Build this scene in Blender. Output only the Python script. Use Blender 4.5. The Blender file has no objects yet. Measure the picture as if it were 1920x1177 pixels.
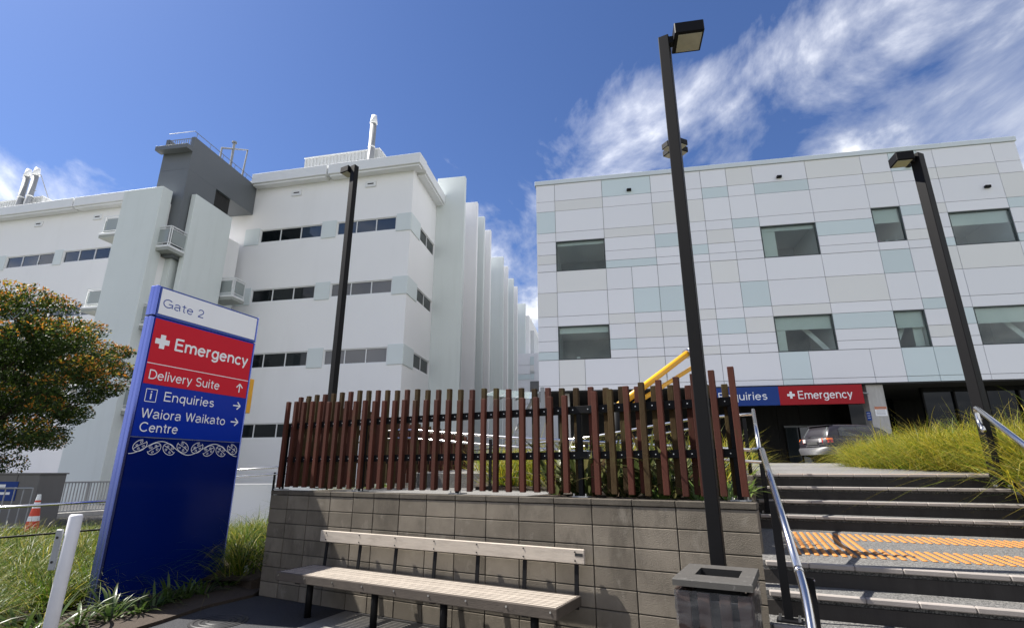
import bpy, math, random
import numpy as np
from mathutils import Vector, Matrix

R = math.radians
random.seed(7)
rng = np.random.default_rng(11)
scene = bpy.context.scene
col = scene.collection

# ------------------------------------------------------------------ camera
cam_d = bpy.data.cameras.new("camera")
cam = bpy.data.objects.new("camera", cam_d)
col.objects.link(cam)
cam.location = (0, 0, 1.6)
cam.rotation_euler = (R(90 + 16.7), 0, 0)
cam_d.sensor_width = 36
cam_d.lens = 976 / 1920 * 36
cam_d.clip_start = 0.05
cam_d.clip_end = 3000
scene.camera = cam

# ------------------------------------------------------------------ sun, sky, exposure
WALL = R(118.7)
UX, UY = math.sin(WALL), math.cos(WALL)
sun_dir = Vector((UX * .72 - UY * .19, UY * .72 + UX * .19, -1)).normalized()
sun_el = math.asin(-sun_dir.z)
sun_az = math.atan2(-sun_dir.x, -sun_dir.y)          # from +Y towards +X
sd = bpy.data.lights.new("sun", 'SUN')
sd.energy = 4.0
sd.angle = R(.53)
sd.color = (1, .955, .88)
so = bpy.data.objects.new("sun", sd)
so.rotation_euler = sun_dir.to_track_quat('-Z', 'Y').to_euler()
col.objects.link(so)

world = bpy.data.worlds.new("World")
scene.world = world
world.use_nodes = True
nt = world.node_tree
nt.nodes.clear()


def N(nt, t, **k):
    n = nt.nodes.new(t)
    for a, b in k.items():
        if a.startswith('i_'):
            key = a[2:]
            key = int(key) if key.isdigit() else key.replace('_', ' ')
            n.inputs[key].default_value = b
        else:
            setattr(n, a, b)
    return n


def L(nt, a, b):
    nt.links.new(a, b)


def math_n(nt, op, a, b=None, c=None, clamp=False):
    n = nt.nodes.new('ShaderNodeMath')
    n.operation = op
    n.use_clamp = clamp
    for i, x in enumerate((a, b, c)):
        if x is None:
            continue
        if isinstance(x, (int, float)):
            n.inputs[i].default_value = x
        else:
            nt.links.new(x, n.inputs[i])
    return n.outputs[0]


def ramp_n(nt, fac, stops):
    n = nt.nodes.new('ShaderNodeValToRGB')
    cr = n.color_ramp
    while len(cr.elements) < len(stops):
        cr.elements.new(.5)
    for e, (p, c) in zip(cr.elements, stops):
        e.position = p
        e.color = c if len(c) == 4 else (*c, 1)
    nt.links.new(fac, n.inputs[0])
    return n.outputs[0]


sky = N(nt, 'ShaderNodeTexSky', sky_type='NISHITA', sun_disc=False, sun_elevation=sun_el, sun_rotation=sun_az,
        altitude=50, air_density=1.0, dust_density=.6, ozone_density=1.6)
tc = N(nt, 'ShaderNodeTexCoord')
sep = N(nt, 'ShaderNodeSeparateXYZ')
L(nt, tc.outputs['Generated'], sep.inputs[0])
zz = math_n(nt, 'ADD', math_n(nt, 'MAXIMUM', sep.outputs[2], 0.0), .22)
cx = math_n(nt, 'DIVIDE', sep.outputs[0], zz)
cy = math_n(nt, 'DIVIDE', sep.outputs[1], zz)
comb = N(nt, 'ShaderNodeCombineXYZ')
L(nt, cx, comb.inputs[0])
L(nt, cy, comb.inputs[1])
# broken cloud all round the sky: large banks (n1) broken up by fine wisps (n2)
n1 = N(nt, 'ShaderNodeTexNoise', noise_dimensions='3D', i_Scale=.62, i_Detail=2.0, i_Roughness=.5)
mp1 = N(nt, 'ShaderNodeMapping', i_Location=(.0, .0, 0.))
L(nt, comb.outputs[0], mp1.inputs[0])
L(nt, mp1.outputs[0], n1.inputs[0])
n2 = N(nt, 'ShaderNodeTexNoise', noise_dimensions='3D', i_Scale=3.1, i_Detail=10.0, i_Roughness=.58, i_Distortion=.35)
mp2 = N(nt, 'ShaderNodeMapping', i_Location=(9.1, .4, .5), i_Rotation=(0, 0, .9), i_Scale=(1.0, .78, 1))
L(nt, comb.outputs[0], mp2.inputs[0])
L(nt, mp2.outputs[0], n2.inputs[0])
# the sky clears towards the sun (left) and clouds over on the far side; thinner overhead
hl = math_n(nt, 'SQRT', math_n(nt, 'ADD', math_n(nt, 'MULTIPLY', sep.outputs[0], sep.outputs[0]),
                               math_n(nt, 'ADD', math_n(nt, 'MULTIPLY', sep.outputs[1], sep.outputs[1]), 1e-4)))
away = math_n(nt, 'DIVIDE', math_n(nt, 'ADD', math_n(nt, 'MULTIPLY', sep.outputs[0], .87), math_n(nt, 'MULTIPLY', sep.outputs[1], -.5)), hl)
dens = math_n(nt, 'ADD', math_n(nt, 'MULTIPLY', n1.outputs[0], .45), math_n(nt, 'MULTIPLY', n2.outputs[0], .95))
dens = math_n(nt, 'ADD', dens, math_n(nt, 'MULTIPLY', away, .23))  # cover thickened behind the camera so unseen cloud brightens the shaded walls
dens = math_n(nt, 'SUBTRACT', dens, math_n(nt, 'MULTIPLY_ADD', math_n(nt, 'MAXIMUM', sep.outputs[2], 0.), .86, -.485))
cl = ramp_n(nt, dens, [(.62, (0, 0, 0)), (.725, (.36, .36, .36)), (.85, (.93, .93, .93))])
cshade = ramp_n(nt, n2.outputs[0], [(.44, (2.6, 2.75, 3.1)), (.68, (5.6, 5.6, 5.65))])
mixc = N(nt, 'ShaderNodeMix', data_type='RGBA')
L(nt, cl, mixc.inputs[0])
grade = N(nt, 'ShaderNodeVectorMath', operation='MULTIPLY')
grade.inputs[1].default_value = (.255, .315, .45)
L(nt, sky.outputs[0], grade.inputs[0])
L(nt, grade.outputs[0], mixc.inputs[6])
L(nt, cshade, mixc.inputs[7])
bg = N(nt, 'ShaderNodeBackground', i_Strength=.105)
L(nt, mixc.outputs[2], bg.inputs[0])
wo = N(nt, 'ShaderNodeOutputWorld')
L(nt, bg.outputs[0], wo.inputs[0])

vs = scene.view_settings
vs.view_transform = 'Standard'
vs.look = 'None'
vs.exposure = 1.55
vs.gamma = 1
vs.use_curve_mapping = False


# ------------------------------------------------------------------ materials
def principled(name):
    m = bpy.data.materials.new(name)
    m.use_nodes = True
    nt = m.node_tree
    return m, nt, nt.nodes['Principled BSDF']


def simple(name, c, rough=.6, metal=0., spec=.5, var=.0, scale=6., bump=0., bscale=60., rnd=0., stretch=(1, 1, 1),
           detail=5., coat=0., stain=None, stain2=None):
    """plain coloured surface with cloudy tone variation, per-object variation and fine relief"""
    m, nt, b = principled(name)
    b.inputs['Roughness'].default_value = rough
    b.inputs['Metallic'].default_value = metal
    b.inputs['Specular IOR Level'].default_value = spec
    b.inputs['Coat Weight'].default_value = coat
    geo = N(nt, 'ShaderNodeNewGeometry')
    mp = N(nt, 'ShaderNodeMapping', i_Scale=stretch)
    L(nt, geo.outputs['Position'], mp.inputs[0])
    val = None
    if var > 0:
        n = N(nt, 'ShaderNodeTexNoise', i_Scale=scale, i_Detail=detail, i_Roughness=.6)
        L(nt, mp.outputs[0], n.inputs[0])
        val = math_n(nt, 'MULTIPLY_ADD', n.outputs[0], 2 * var, 1 - var)
    if rnd > 0:
        oi = N(nt, 'ShaderNodeObjectInfo')
        r = math_n(nt, 'MULTIPLY_ADD', oi.outputs['Random'], 2 * rnd, 1 - rnd)
        val = r if val is None else math_n(nt, 'MULTIPLY', val, r)
    cur = None
    if val is not None:
        mx = N(nt, 'ShaderNodeVectorMath', operation='SCALE')
        mx.inputs[0].default_value = c
        L(nt, val, mx.inputs['Scale'])
        cur = mx.outputs[0]
    for k_, st_ in enumerate((stain, stain2)):
        if not st_:
            continue
        sc, lo, hi, scol, sscale, sstretch = st_
        mp3 = N(nt, 'ShaderNodeMapping', i_Scale=sstretch, i_Location=(4.2 + 3 * k_, 1.1, 7.7))
        L(nt, geo.outputs['Position'], mp3.inputs[0])
        n = N(nt, 'ShaderNodeTexNoise', i_Scale=sscale, i_Detail=7., i_Roughness=.65)
        L(nt, mp3.outputs[0], n.inputs[0])
        f = ramp_n(nt, n.outputs[0], [(lo, (0, 0, 0)), (hi, (sc, sc, sc))])
        mx = N(nt, 'ShaderNodeMix', data_type='RGBA')
        L(nt, f, mx.inputs[0])
        if cur is not None:
            L(nt, cur, mx.inputs[6])
        else:
            mx.inputs[6].default_value = (*c, 1)
        mx.inputs[7].default_value = (*scol, 1)
        cur = mx.outputs[2]
    if cur is not None:
        L(nt, cur, b.inputs['Base Color'])
    else:
        b.inputs['Base Color'].default_value = (*c, 1)
    if bump > 0:
        n = N(nt, 'ShaderNodeTexNoise', i_Scale=bscale, i_Detail=4., i_Roughness=.6)
        L(nt, mp.outputs[0], n.inputs[0])
        bp = N(nt, 'ShaderNodeBump', i_Strength=bump, i_Distance=.01)
        L(nt, n.outputs[0], bp.inputs['Height'])
        L(nt, bp.outputs[0], b.inputs['Normal'])
    return m


def speckle(name, c0, c1, c2, scale, bump=.4, var=.25, vscale=.8, rough=.9):
    """exposed-aggregate surface: chips of three tones"""
    m, nt, b = principled(name)
    b.inputs['Roughness'].default_value = rough
    b.inputs['Specular IOR Level'].default_value = .25
    geo = N(nt, 'ShaderNodeNewGeometry')
    v = N(nt, 'ShaderNodeTexVoronoi', i_Scale=scale)
    L(nt, geo.outputs['Position'], v.inputs['Vector'])
    sp = N(nt, 'ShaderNodeSeparateColor')
    L(nt, v.outputs['Color'], sp.inputs[0])
    cr = ramp_n(nt, sp.outputs[0], [(.0, c0), (.5, c1), (1., c2)])
    n = N(nt, 'ShaderNodeTexNoise', i_Scale=vscale, i_Detail=6., i_Roughness=.6)
    L(nt, geo.outputs['Position'], n.inputs[0])
    mx = N(nt, 'ShaderNodeVectorMath', operation='SCALE')
    L(nt, cr, mx.inputs[0])
    L(nt, math_n(nt, 'MULTIPLY_ADD', n.outputs[0], 2 * var, 1 - var), mx.inputs['Scale'])
    L(nt, mx.outputs[0], b.inputs['Base Color'])
    bp = N(nt, 'ShaderNodeBump', i_Strength=bump, i_Distance=.004)
    L(nt, v.outputs['Distance'], bp.inputs['Height'])
    L(nt, bp.outputs[0], b.inputs['Normal'])
    return m


def leafmat(name, rough=.5, trans=.45):
    m, nt, b = principled(name)
    a = N(nt, 'ShaderNodeAttribute', attribute_name='tint')
    L(nt, a.outputs['Color'], b.inputs['Base Color'])
    b.inputs['Roughness'].default_value = rough
    b.inputs['Specular IOR Level'].default_value = .35
    t = N(nt, 'ShaderNodeBsdfTranslucent')
    L(nt, a.outputs['Color'], t.inputs[0])
    mx = N(nt, 'ShaderNodeMixShader', i_0=trans)
    out = nt.nodes['Material Output']
    L(nt, b.outputs[0], mx.inputs[1])
    L(nt, t.outputs[0], mx.inputs[2])
    L(nt, mx.outputs[0], out.inputs[0])
    return m


def clearglass(name, tint, refl=1.0, rough=.01, ior=1.5, haze=0., hazecol=(.8, .85, .85)):
    """thin pane: tinted see-through plus mirror reflection by Fresnel"""
    m = bpy.data.materials.new(name)
    m.use_nodes = True
    nt = m.node_tree
    nt.nodes.clear()
    tr = N(nt, 'ShaderNodeBsdfTransparent', i_0=(*tint, 1))
    gl = N(nt, 'ShaderNodeBsdfGlossy', i_Roughness=rough)
    fr = N(nt, 'ShaderNodeFresnel', i_IOR=ior)
    mx = N(nt, 'ShaderNodeMixShader')
    L(nt, math_n(nt, 'MULTIPLY', fr.outputs[0], refl, clamp=True), mx.inputs[0])
    sh = tr.outputs[0]
    if haze > 0:
        df = N(nt, 'ShaderNodeBsdfDiffuse', i_0=(*hazecol, 1))
        m2 = N(nt, 'ShaderNodeMixShader', i_0=haze)
        L(nt, sh, m2.inputs[1])
        L(nt, df.outputs[0], m2.inputs[2])
        sh = m2.outputs[0]
    L(nt, sh, mx.inputs[1])
    L(nt, gl.outputs[0], mx.inputs[2])
    out = N(nt, 'ShaderNodeOutputMaterial')
    L(nt, mx.outputs[0], out.inputs[0])
    return m


M = {}
M['asphalt'] = speckle('asphalt', (.018, .019, .022), (.035, .036, .04), (.07, .07, .074), 260, .5, .35, .7)
M['concrete_path'] = speckle('concrete path', (.16, .155, .14), (.2, .19, .175), (.25, .24, .22), 180, .2, .2, 1.2)
M['aggregate'] = speckle('aggregate', (.035, .035, .035), (.10, .098, .094), (.22, .212, .2), 150, .5, .22, 1.1)
M['forecourt'] = speckle('forecourt', (.09, .088, .082), (.15, .146, .138), (.23, .22, .21), 120, .4, .2, .6)
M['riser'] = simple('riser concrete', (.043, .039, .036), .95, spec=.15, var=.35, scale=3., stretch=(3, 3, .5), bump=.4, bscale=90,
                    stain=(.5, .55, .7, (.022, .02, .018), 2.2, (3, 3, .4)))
M['nosing'] = simple('nosing', (.26, .232, .21), .8, var=.12, scale=9, rnd=.07, bump=.2, bscale=150)
M['block'] = simple('concrete block', (.150, .131, .106), .95, spec=.12, var=.4, scale=3.2, rnd=.2, bump=.8, bscale=120,
                    stain=(.6, .54, .70, (.062, .054, .044), 2.6, (1, 1, .45)), stain2=(.5, .58, .72, (.25, .225, .19), 6.5, (1, 1, .6)))
M['mortar'] = simple('mortar', (.045, .042, .038), .95, var=.2, scale=9)
M['cap'] = simple('block cap', (.085, .075, .062), .95, spec=.12, var=.5, scale=7, rnd=.1, bump=.5, bscale=120)
M['slat'] = simple('stained timber', (.062, .0185, .0115), .7, spec=.2, var=.3, scale=2.2, rnd=.22, stretch=(14, 14, 1.2), bump=.25,
                   bscale=18, stain=(.8, .56, .74, (.045, .034, .012), 1.6, (3, 3, 1.6)))
M['slat_old'] = simple('mossy timber', (.045, .028, .012), .8, spec=.15, var=.3, scale=2.4, rnd=.25, stretch=(12, 12, 1.3), bump=.3,
                       bscale=18, stain=(.7, .5, .7, (.085, .072, .028), 3., (2, 2, 1)))
M['black_steel'] = simple('black painted steel', (.005, .005, .006), .55, spec=.14, var=.2, scale=8)
M['bolt'] = simple('bolt steel', (.55, .55, .55), .3, metal=1)
M['stainless'] = simple('stainless steel', (.60, .585, .57), .2, metal=1., var=.06, scale=20)
M['galv'] = simple('galvanised steel', (.30, .31, .32), .6, metal=.3, var=.15, scale=6)
M['lamp_black'] = simple('lamp black', (.005, .0048, .0055), .55, spec=.14, var=.15, scale=12)
M['lamp_glass'] = simple('lamp diffuser', (.42, .40, .33), .25, var=.25, scale=9)
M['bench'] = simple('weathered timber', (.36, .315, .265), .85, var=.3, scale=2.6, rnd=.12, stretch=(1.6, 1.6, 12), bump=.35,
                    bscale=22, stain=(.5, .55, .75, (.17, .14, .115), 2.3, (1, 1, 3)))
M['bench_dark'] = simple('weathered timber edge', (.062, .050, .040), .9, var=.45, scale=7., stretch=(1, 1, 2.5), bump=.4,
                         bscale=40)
M['bin_lid'] = simple('bin lid', (.06, .056, .05), .6, var=.25, scale=14, bump=.2, bscale=200,
                      stain=(.5, .6, .74, (.3, .29, .27), 30, (1, 1, 1)))
M['bin_in'] = simple('bin interior shade', (.002, .002, .002), .8)  # shade inside the slot and slat gaps put into the colour
M['bin_slat'] = simple('bin timber', (.045, .024, .019), .75, var=.4, scale=3., stretch=(9, 9, 1), bump=.3, bscale=30, rnd=.15)
M['film'] = clearglass('plastic film', (.97, .975, .985), .9, .14, 1.3, haze=.045, hazecol=(.75, .77, .82))
M['white_wall'] = simple('white render', (.86, .855, .85), .75, spec=.3, var=.03, scale=.35, bump=.06, bscale=30,
                         stain=(.22, .55, .8, (.66, .66, .63), .5, (1.5, 1.5, .25)))
M['grey_green'] = simple('pale grey green render', (.69, .735, .72), .8, spec=.3, var=.05, scale=.5, bump=.05, bscale=25,
                         stain=(.4, .5, .78, (.56, .60, .57), .8, (2.2, 2.2, .18)))
M['trim_plate'] = simple('trim plate', (.67, .725, .72), .6, var=.04, scale=1.2, rnd=.03)
M['tower'] = simple('dark grey cladding', (.125, .137, .148), .5, var=.06, scale=.6, stain=(.2, .5, .8, (.16, .17, .18), .6, (1, 1, .3)))
M['white_metal'] = simple('white metal', (.76, .77, .77), .45, var=.05, scale=1.5)
M['plant_room'] = simple('plant room cladding', (.56, .575, .575), .5, var=.06, scale=1.)
M['soffit_grey'] = simple('soffit', (.33, .345, .32), .8, var=.1, scale=1.)
M['pane_dark'] = simple('dark window glass', (.006, .009, .011), .03, spec=.45, rnd=.3)
M['pane_grey'] = simple('curtained window glass', (.135, .135, .14), .08, spec=.6, rnd=.25, var=.12, scale=.8)
M['pane_blue'] = simple('blue tinted window glass', (.018, .035, .062), .03, spec=.9, rnd=.3, var=.3, scale=.5)
M['balc_glass'] = clearglass('frosted balcony glass', (.55, .6, .6), 1., .05, 1.5, haze=.55, hazecol=(.55, .61, .6))
M['panel_w'] = simple('white panel', (.80, .805, .84), .42, spec=.4, rnd=.025, var=.015, scale=.4)
M['panel_b'] = simple('blue green panel', (.615, .705, .728), .4, spec=.4, rnd=.05, var=.02, scale=.4)
M['panel_g'] = simple('stone panel', (.765, .765, .755), .42, spec=.4, rnd=.03, var=.02, scale=.4)
M['joint'] = simple('panel joint', (.27, .275, .28), .8)
M['cap_metal'] = simple('parapet flashing', (.60, .65, .675), .4, metal=.15, var=.05, scale=1.)
M['win_frame'] = simple('dark window frame', (.035, .05, .052), .35)
M['room'] = simple('room wall', (.72, .73, .72), .9)
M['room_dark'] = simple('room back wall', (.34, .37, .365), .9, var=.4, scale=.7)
M['room_glass'] = clearglass('tinted window glass', (.87, .92, .915), .85, .005, 1.5)
M['blind'] = simple('roller blind', (.80, .84, .81), .8, var=.05, scale=2)
M['brace'] = simple('white steel brace', (.8, .82, .82), .6)
M['chair_teal'] = simple('teal chair', (.03, .19, .24), .6)
M['pink'] = simple('pink flowers', (.55, .12, .42), .7)
M['conc_col'] = simple('board marked concrete', (.44, .43, .41), .85, var=.22, scale=2.2, stretch=(6, 6, .7), bump=.3, bscale=30,
                       stain=(.5, .5, .75, (.2, .195, .185), 1.5, (2, 2, .5)))
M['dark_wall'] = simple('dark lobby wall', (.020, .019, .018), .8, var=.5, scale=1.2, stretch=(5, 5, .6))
M['lobby_glass'] = simple('lobby glass', (.004, .006, .007), .03, spec=.3)
M['door_glass'] = simple('door glass', (.035, .045, .05), .05, spec=.8)
M['red_sign'] = simple('red sign', (.36, .010, .018), .4, spec=.2, var=.03, scale=2)
M['blue_sign'] = simple('blue sign', (.012, .045, .22), .4, spec=.2, var=.03, scale=2)
M['white_print'] = simple('white print', (.82, .83, .85), .4)
M['orange_print'] = simple('orange print', (.62, .17, .04), .5)
M['grey_print'] = simple('grey print', (.25, .25, .27), .5)
M['totem_blue'] = simple('totem blue', (.002, .027, .33), .3, spec=.14, var=.05, scale=1.5)
M['totem_base'] = simple('totem dark blue', (.001, .010, .115), .18, spec=.18, var=.1, scale=1.2)
M['totem_edge'] = simple('totem edge aluminium blue', (.14, .18, .50), .25, metal=.9, var=.05, scale=2)
M['totem_red'] = simple('totem red', (.58, .010, .026), .35, spec=.15, var=.03, scale=2)
M['totem_white'] = simple('totem white', (.80, .81, .84), .3, coat=.3)
M['totem_navy'] = simple('totem lettering blue', (.01, .05, .32), .35)
M['yellow'] = simple('yellow paint', (.74, .36, .008), .4, var=.06, scale=5)
M['cone'] = simple('orange cone plastic', (.62, .055, .02), .5, var=.1, scale=10)
M['reflective'] = simple('reflective white band', (.78, .79, .8), .4)
M['tactile'] = simple('tactile orange', (.42, .165, .028), .7, var=.15, scale=6)
M['soil'] = simple('mulch', (.038, .026, .017), .95, var=.6, scale=30, bump=.9, bscale=45,
                   stain=(.7, .6, .72, (.17, .13, .1), 42, (1, 1, 1)))
M['grass'] = leafmat('ornamental grass', .45, .42)
M['leaf'] = leafmat('tree leaves', .55, .32)
M['strap'] = leafmat('strap leaves', .35, .3)
M['bark'] = simple('bark', (.055, .042, .03), .95, var=.4, scale=12, bump=.6, bscale=25)
M['car_paint'] = simple('dark grey car paint', (.015, .013, .0175), .4, metal=.1, spec=.35, coat=.3, var=.05, scale=3)
M['car_plastic'] = simple('worn grey bumper', (.062, .062, .068), .45, var=.25, scale=9)
M['car_glass'] = simple('car window', (.012, .015, .017), .03, spec=.8)
M['car_rear_glass'] = simple('rear window', (.09, .105, .105), .12, spec=.4, var=.2, scale=3)
M['rubber'] = simple('tyre rubber', (.012, .012, .012), .85)
M['rim'] = simple('wheel rim', (.4, .4, .42), .35, metal=.8)
M['tail_red'] = simple('tail light red', (.42, .02, .02), .15, coat=.6)
M['tail_amber'] = simple('tail light amber', (.65, .14, .03), .15, coat=.6)
M['tail_clear'] = simple('tail light clear', (.55, .5, .48), .15, coat=.6)
M['plate'] = simple('number plate', (.06, .06, .06), .4)
M['iron'] = simple('cast iron', (.022, .022, .023), .55, metal=.3, var=.3, scale=20)
M['white_post'] = simple('white painted post', (.60, .60, .63), .4, var=.08, scale=12, stain=(.6, .62, .72, (.2, .18, .17), 14, (1, 1, .5)))
M['encl'] = simple('grey enclosure', (.15, .145, .14), .7, var=.12, scale=1.5, stretch=(3, 3, .4))
M['canopy_glass'] = clearglass('green canopy glass', (.5, .63, .62), 1., .02, 1.5, haze=.45, hazecol=(.42, .53, .53))
M['earth'] = simple('open ground', (.09, .095, .06), .95, var=.4, scale=.2)
M['road'] = speckle('road', (.03, .03, .032), (.05, .05, .052), (.08, .08, .08), 90, .3, .25, .4)


# ------------------------------------------------------------------ geometry helpers
class Frame:
    """local frame standing on the ground: u along ang (degrees from +Y to +X), v 90 degrees left of u, z up"""

    def __init__(s, ox, oy, ang, oz=0.):
        a = R(ang)
        s.o = np.array([ox, oy, oz], float)
        s.u = np.array([math.sin(a), math.cos(a), 0])
        s.v = np.array([-s.u[1], s.u[0], 0])
        s.ang = ang

    def p(s, u, v, z):
        return s.o + s.u * u + s.v * v + np.array([0, 0, z])

    def sub(s, u, v, ang=None, z=0):
        q = s.p(u, v, z)
        return Frame(q[0], q[1], s.ang if ang is None else ang, q[2])

    @property
    def rz(s):
        return math.atan2(s.u[1], s.u[0])


WORLD = Frame(0, 0, 90)


class MB:
    def __init__(s):
        s.v, s.f = [], []

    def add(s, vs, fs):
        n = len(s.v)
        s.v.extend([tuple(map(float, q)) for q in vs])
        s.f.extend([tuple(n + i for i in f) for f in fs])
        return s

    def box(s, fr, u0, u1, v0, v1, z0, z1, b=0.):
        if b <= 0:
            P = [fr.p(u, v, z) for z in (z0, z1) for v in (v0, v1) for u in (u0, u1)]
            return s.add(P, [(0, 2, 3, 1), (4, 5, 7, 6), (0, 1, 5, 4), (2, 6, 7, 3), (0, 4, 6, 2), (1, 3, 7, 5)])
        lo, hi = (u0, v0, z0), (u1, v1, z1)
        b = min(b, *(abs(h - l) * .45 for l, h in zip(lo, hi)))
        idx, P = {}, []
        for c in range(8):
            sg = [(c >> k) & 1 for k in range(3)]
            for ax in range(3):
                q = []
                for k in range(3):
                    e = hi[k] if sg[k] else lo[k]
                    if k != ax:
                        e += -b if sg[k] else b
                    q.append(e)
                idx[c, ax] = len(P)
                P.append(fr.p(*q))
        F = []
        for ax in range(3):
            o = [k for k in range(3) if k != ax]
            for sd_ in (0, 1):
                cs = []
                for a_, b_ in ((0, 0), (1, 0), (1, 1), (0, 1)):
                    c = (sd_ << ax) | (a_ << o[0]) | (b_ << o[1])
                    cs.append(idx[c, ax])
                F.append(tuple(cs))
        for ax in range(3):
            o = [k for k in range(3) if k != ax]
            for a_ in (0, 1):
                for b_ in (0, 1):
                    c0 = (a_ << o[0]) | (b_ << o[1])
                    c1 = c0 | (1 << ax)
                    F.append((idx[c0, o[0]], idx[c1, o[0]], idx[c1, o[1]], idx[c0, o[1]]))
        for c in range(8):
            F.append((idx[c, 0], idx[c, 1], idx[c, 2]))
        return s.add(P, F)

    def prism(s, pts, z0, z1):
        """vertical prism over a plan polygon (world xy)"""
        n = len(pts)
        P = [(x, y, z0) for x, y in pts] + [(x, y, z1) for x, y in pts]
        F = [tuple(range(n))[::-1], tuple(range(n, 2 * n))] + [(i, (i + 1) % n, n + (i + 1) % n, n + i) for i in range(n)]
        return s.add(P, F)

    def tube(s, pts, r, n=10, cap=True):
        pts = [np.array(p, float) for p in pts]
        rs = r if isinstance(r, (list, tuple)) else [r] * len(pts)
        P, F = [], []
        ref = None
        for i, p in enumerate(pts):
            a = pts[max(i - 1, 0)]
            b = pts[min(i + 1, len(pts) - 1)]
            d = (b - a) / (np.linalg.norm(b - a) + 1e-9)
            if ref is None:
                ref = np.array([0, 0, 1.]) if abs(d[2]) < .9 else np.array([1., 0, 0])
            e1 = np.cross(d, ref)
            e1 /= np.linalg.norm(e1) + 1e-9
            e2 = np.cross(d, e1)
            ref = np.cross(e1, d)
            for k in range(n):
                t = 2 * math.pi * k / n
                P.append(p + rs[i] * (math.cos(t) * e1 + math.sin(t) * e2))
        for i in range(len(pts) - 1):
            for k in range(n):
                F.append((i * n + k, i * n + (k + 1) % n, (i + 1) * n + (k + 1) % n, (i + 1) * n + k))
        if cap:
            F.append(tuple(range(n))[::-1])
            F.append(tuple(range((len(pts) - 1) * n, len(pts) * n)))
        return s.add(P, F)

    def bar(s, a, b, w, h, up=(0, 0, 1)):
        """rectangular bar between two points: w sideways, h along up"""
        a, b, up = np.array(a, float), np.array(b, float), np.array(up, float)
        d = (b - a) / np.linalg.norm(b - a)
        e1 = np.cross(d, up)
        e1 /= np.linalg.norm(e1)
        e2 = np.cross(e1, d)
        P = [q + sx * e1 * w / 2 + sy * e2 * h / 2 for q in (a, b) for sx, sy in ((-1, -1), (1, -1), (1, 1), (-1, 1))]
        return s.add(P, [(3, 2, 1, 0), (4, 5, 6, 7), (0, 1, 5, 4), (1, 2, 6, 5), (2, 3, 7, 6), (3, 0, 4, 7)])

    def quad(s, a, b, c, d):
        return s.add([a, b, c, d], [(0, 1, 2, 3)])

    def build(s, name, mat, parent=None, smooth=False, kind=None):
        me = bpy.data.meshes.new(name)
        o = np.zeros(3)
        if parent is not None:
            o = np.array(world_loc(parent))
        me.from_pydata([(x - o[0], y - o[1], z - o[2]) for x, y, z in s.v], [], s.f)
        fix_normals(me)
        if smooth:
            me.shade_smooth() if smooth is True else None
        me.materials.append(M[mat])
        ob = bpy.data.objects.new(name, me)
        col.objects.link(ob)
        if parent is not None:
            ob.parent = parent
        if kind:
            ob['kind'] = kind
        return ob


def fix_normals(me):
    import bmesh
    if len(me.polygons) > 4000:
        return
    bm = bmesh.new()
    bm.from_mesh(me)
    bmesh.ops.recalc_face_normals(bm, faces=bm.faces)
    bm.to_mesh(me)
    bm.free()


def world_loc(o):
    v = Vector(o.location)
    p = o.parent
    while p is not None:
        v = v + Vector(p.location)
        p = p.parent
    return v


def thing(name, label, cat, loc, group=None):
    o = bpy.data.objects.new(name, None)
    o.empty_display_size = .2
    col.objects.link(o)
    o.location = [float(x) for x in loc]
    o['label'] = label
    o['category'] = cat
    if group:
        o['group'] = group
    return o


def tag(o, label, cat, group=None):
    o['label'] = label
    o['category'] = cat
    if group:
        o['group'] = group
    return o


def struct(o):
    o['kind'] = 'structure'
    return o


def piece(name, mesh, parent, loc, rz=0., scale=None):
    """an object that shares mesh data; loc in world coordinates"""
    o = bpy.data.objects.new(name, mesh)
    col.objects.link(o)
    o.parent = parent
    o.location = Vector([float(x) for x in loc]) - (world_loc(parent) if parent else Vector())
    o.rotation_euler = (0, 0, rz)
    if scale:
        o.scale = scale
    return o


def mesh_of(mb, name, mat, smooth=False):
    me = bpy.data.meshes.new(name)
    me.from_pydata(mb.v, [], mb.f)
    fix_normals(me)
    if smooth:
        me.shade_smooth()
    me.materials.append(M[mat])
    return me


def big_mesh(name, V, F, tint, mat, parent=None, kind=None):
    """numpy arrays to mesh; V (n,3), F (m,4) quads, tint (n,3)"""
    me = bpy.data.meshes.new(name)
    o = np.array(world_loc(parent)) if parent is not None else np.zeros(3)
    V = np.asarray(V, np.float32) - o.astype(np.float32)
    F = np.asarray(F, np.int32)
    k = F.shape[1]
    me.vertices.add(len(V))
    me.vertices.foreach_set('co', V.ravel())
    me.loops.add(F.size)
    me.loops.foreach_set('vertex_index', F.ravel())
    me.polygons.add(len(F))
    me.polygons.foreach_set('loop_start', np.arange(0, F.size, k, dtype=np.int32))
    me.update(calc_edges=True)
    a = me.attributes.new('tint', 'FLOAT_COLOR', 'POINT')
    a.data.foreach_set('color', np.concatenate([tint, np.ones((len(V), 1))], 1).astype(np.float32).ravel())
    me.shade_smooth()
    me.materials.append(M[mat])
    ob = bpy.data.objects.new(name, me)
    col.objects.link(ob)
    if parent is not None:
        ob.parent = parent
    if kind:
        ob['kind'] = kind
    return ob


def arc(cx, cy, rx, ry, a0, a1, n=14):
    return [(cx + rx * math.cos(R(a)), cy + ry * math.sin(R(a))) for a in np.linspace(a0, a1, n)]


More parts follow.
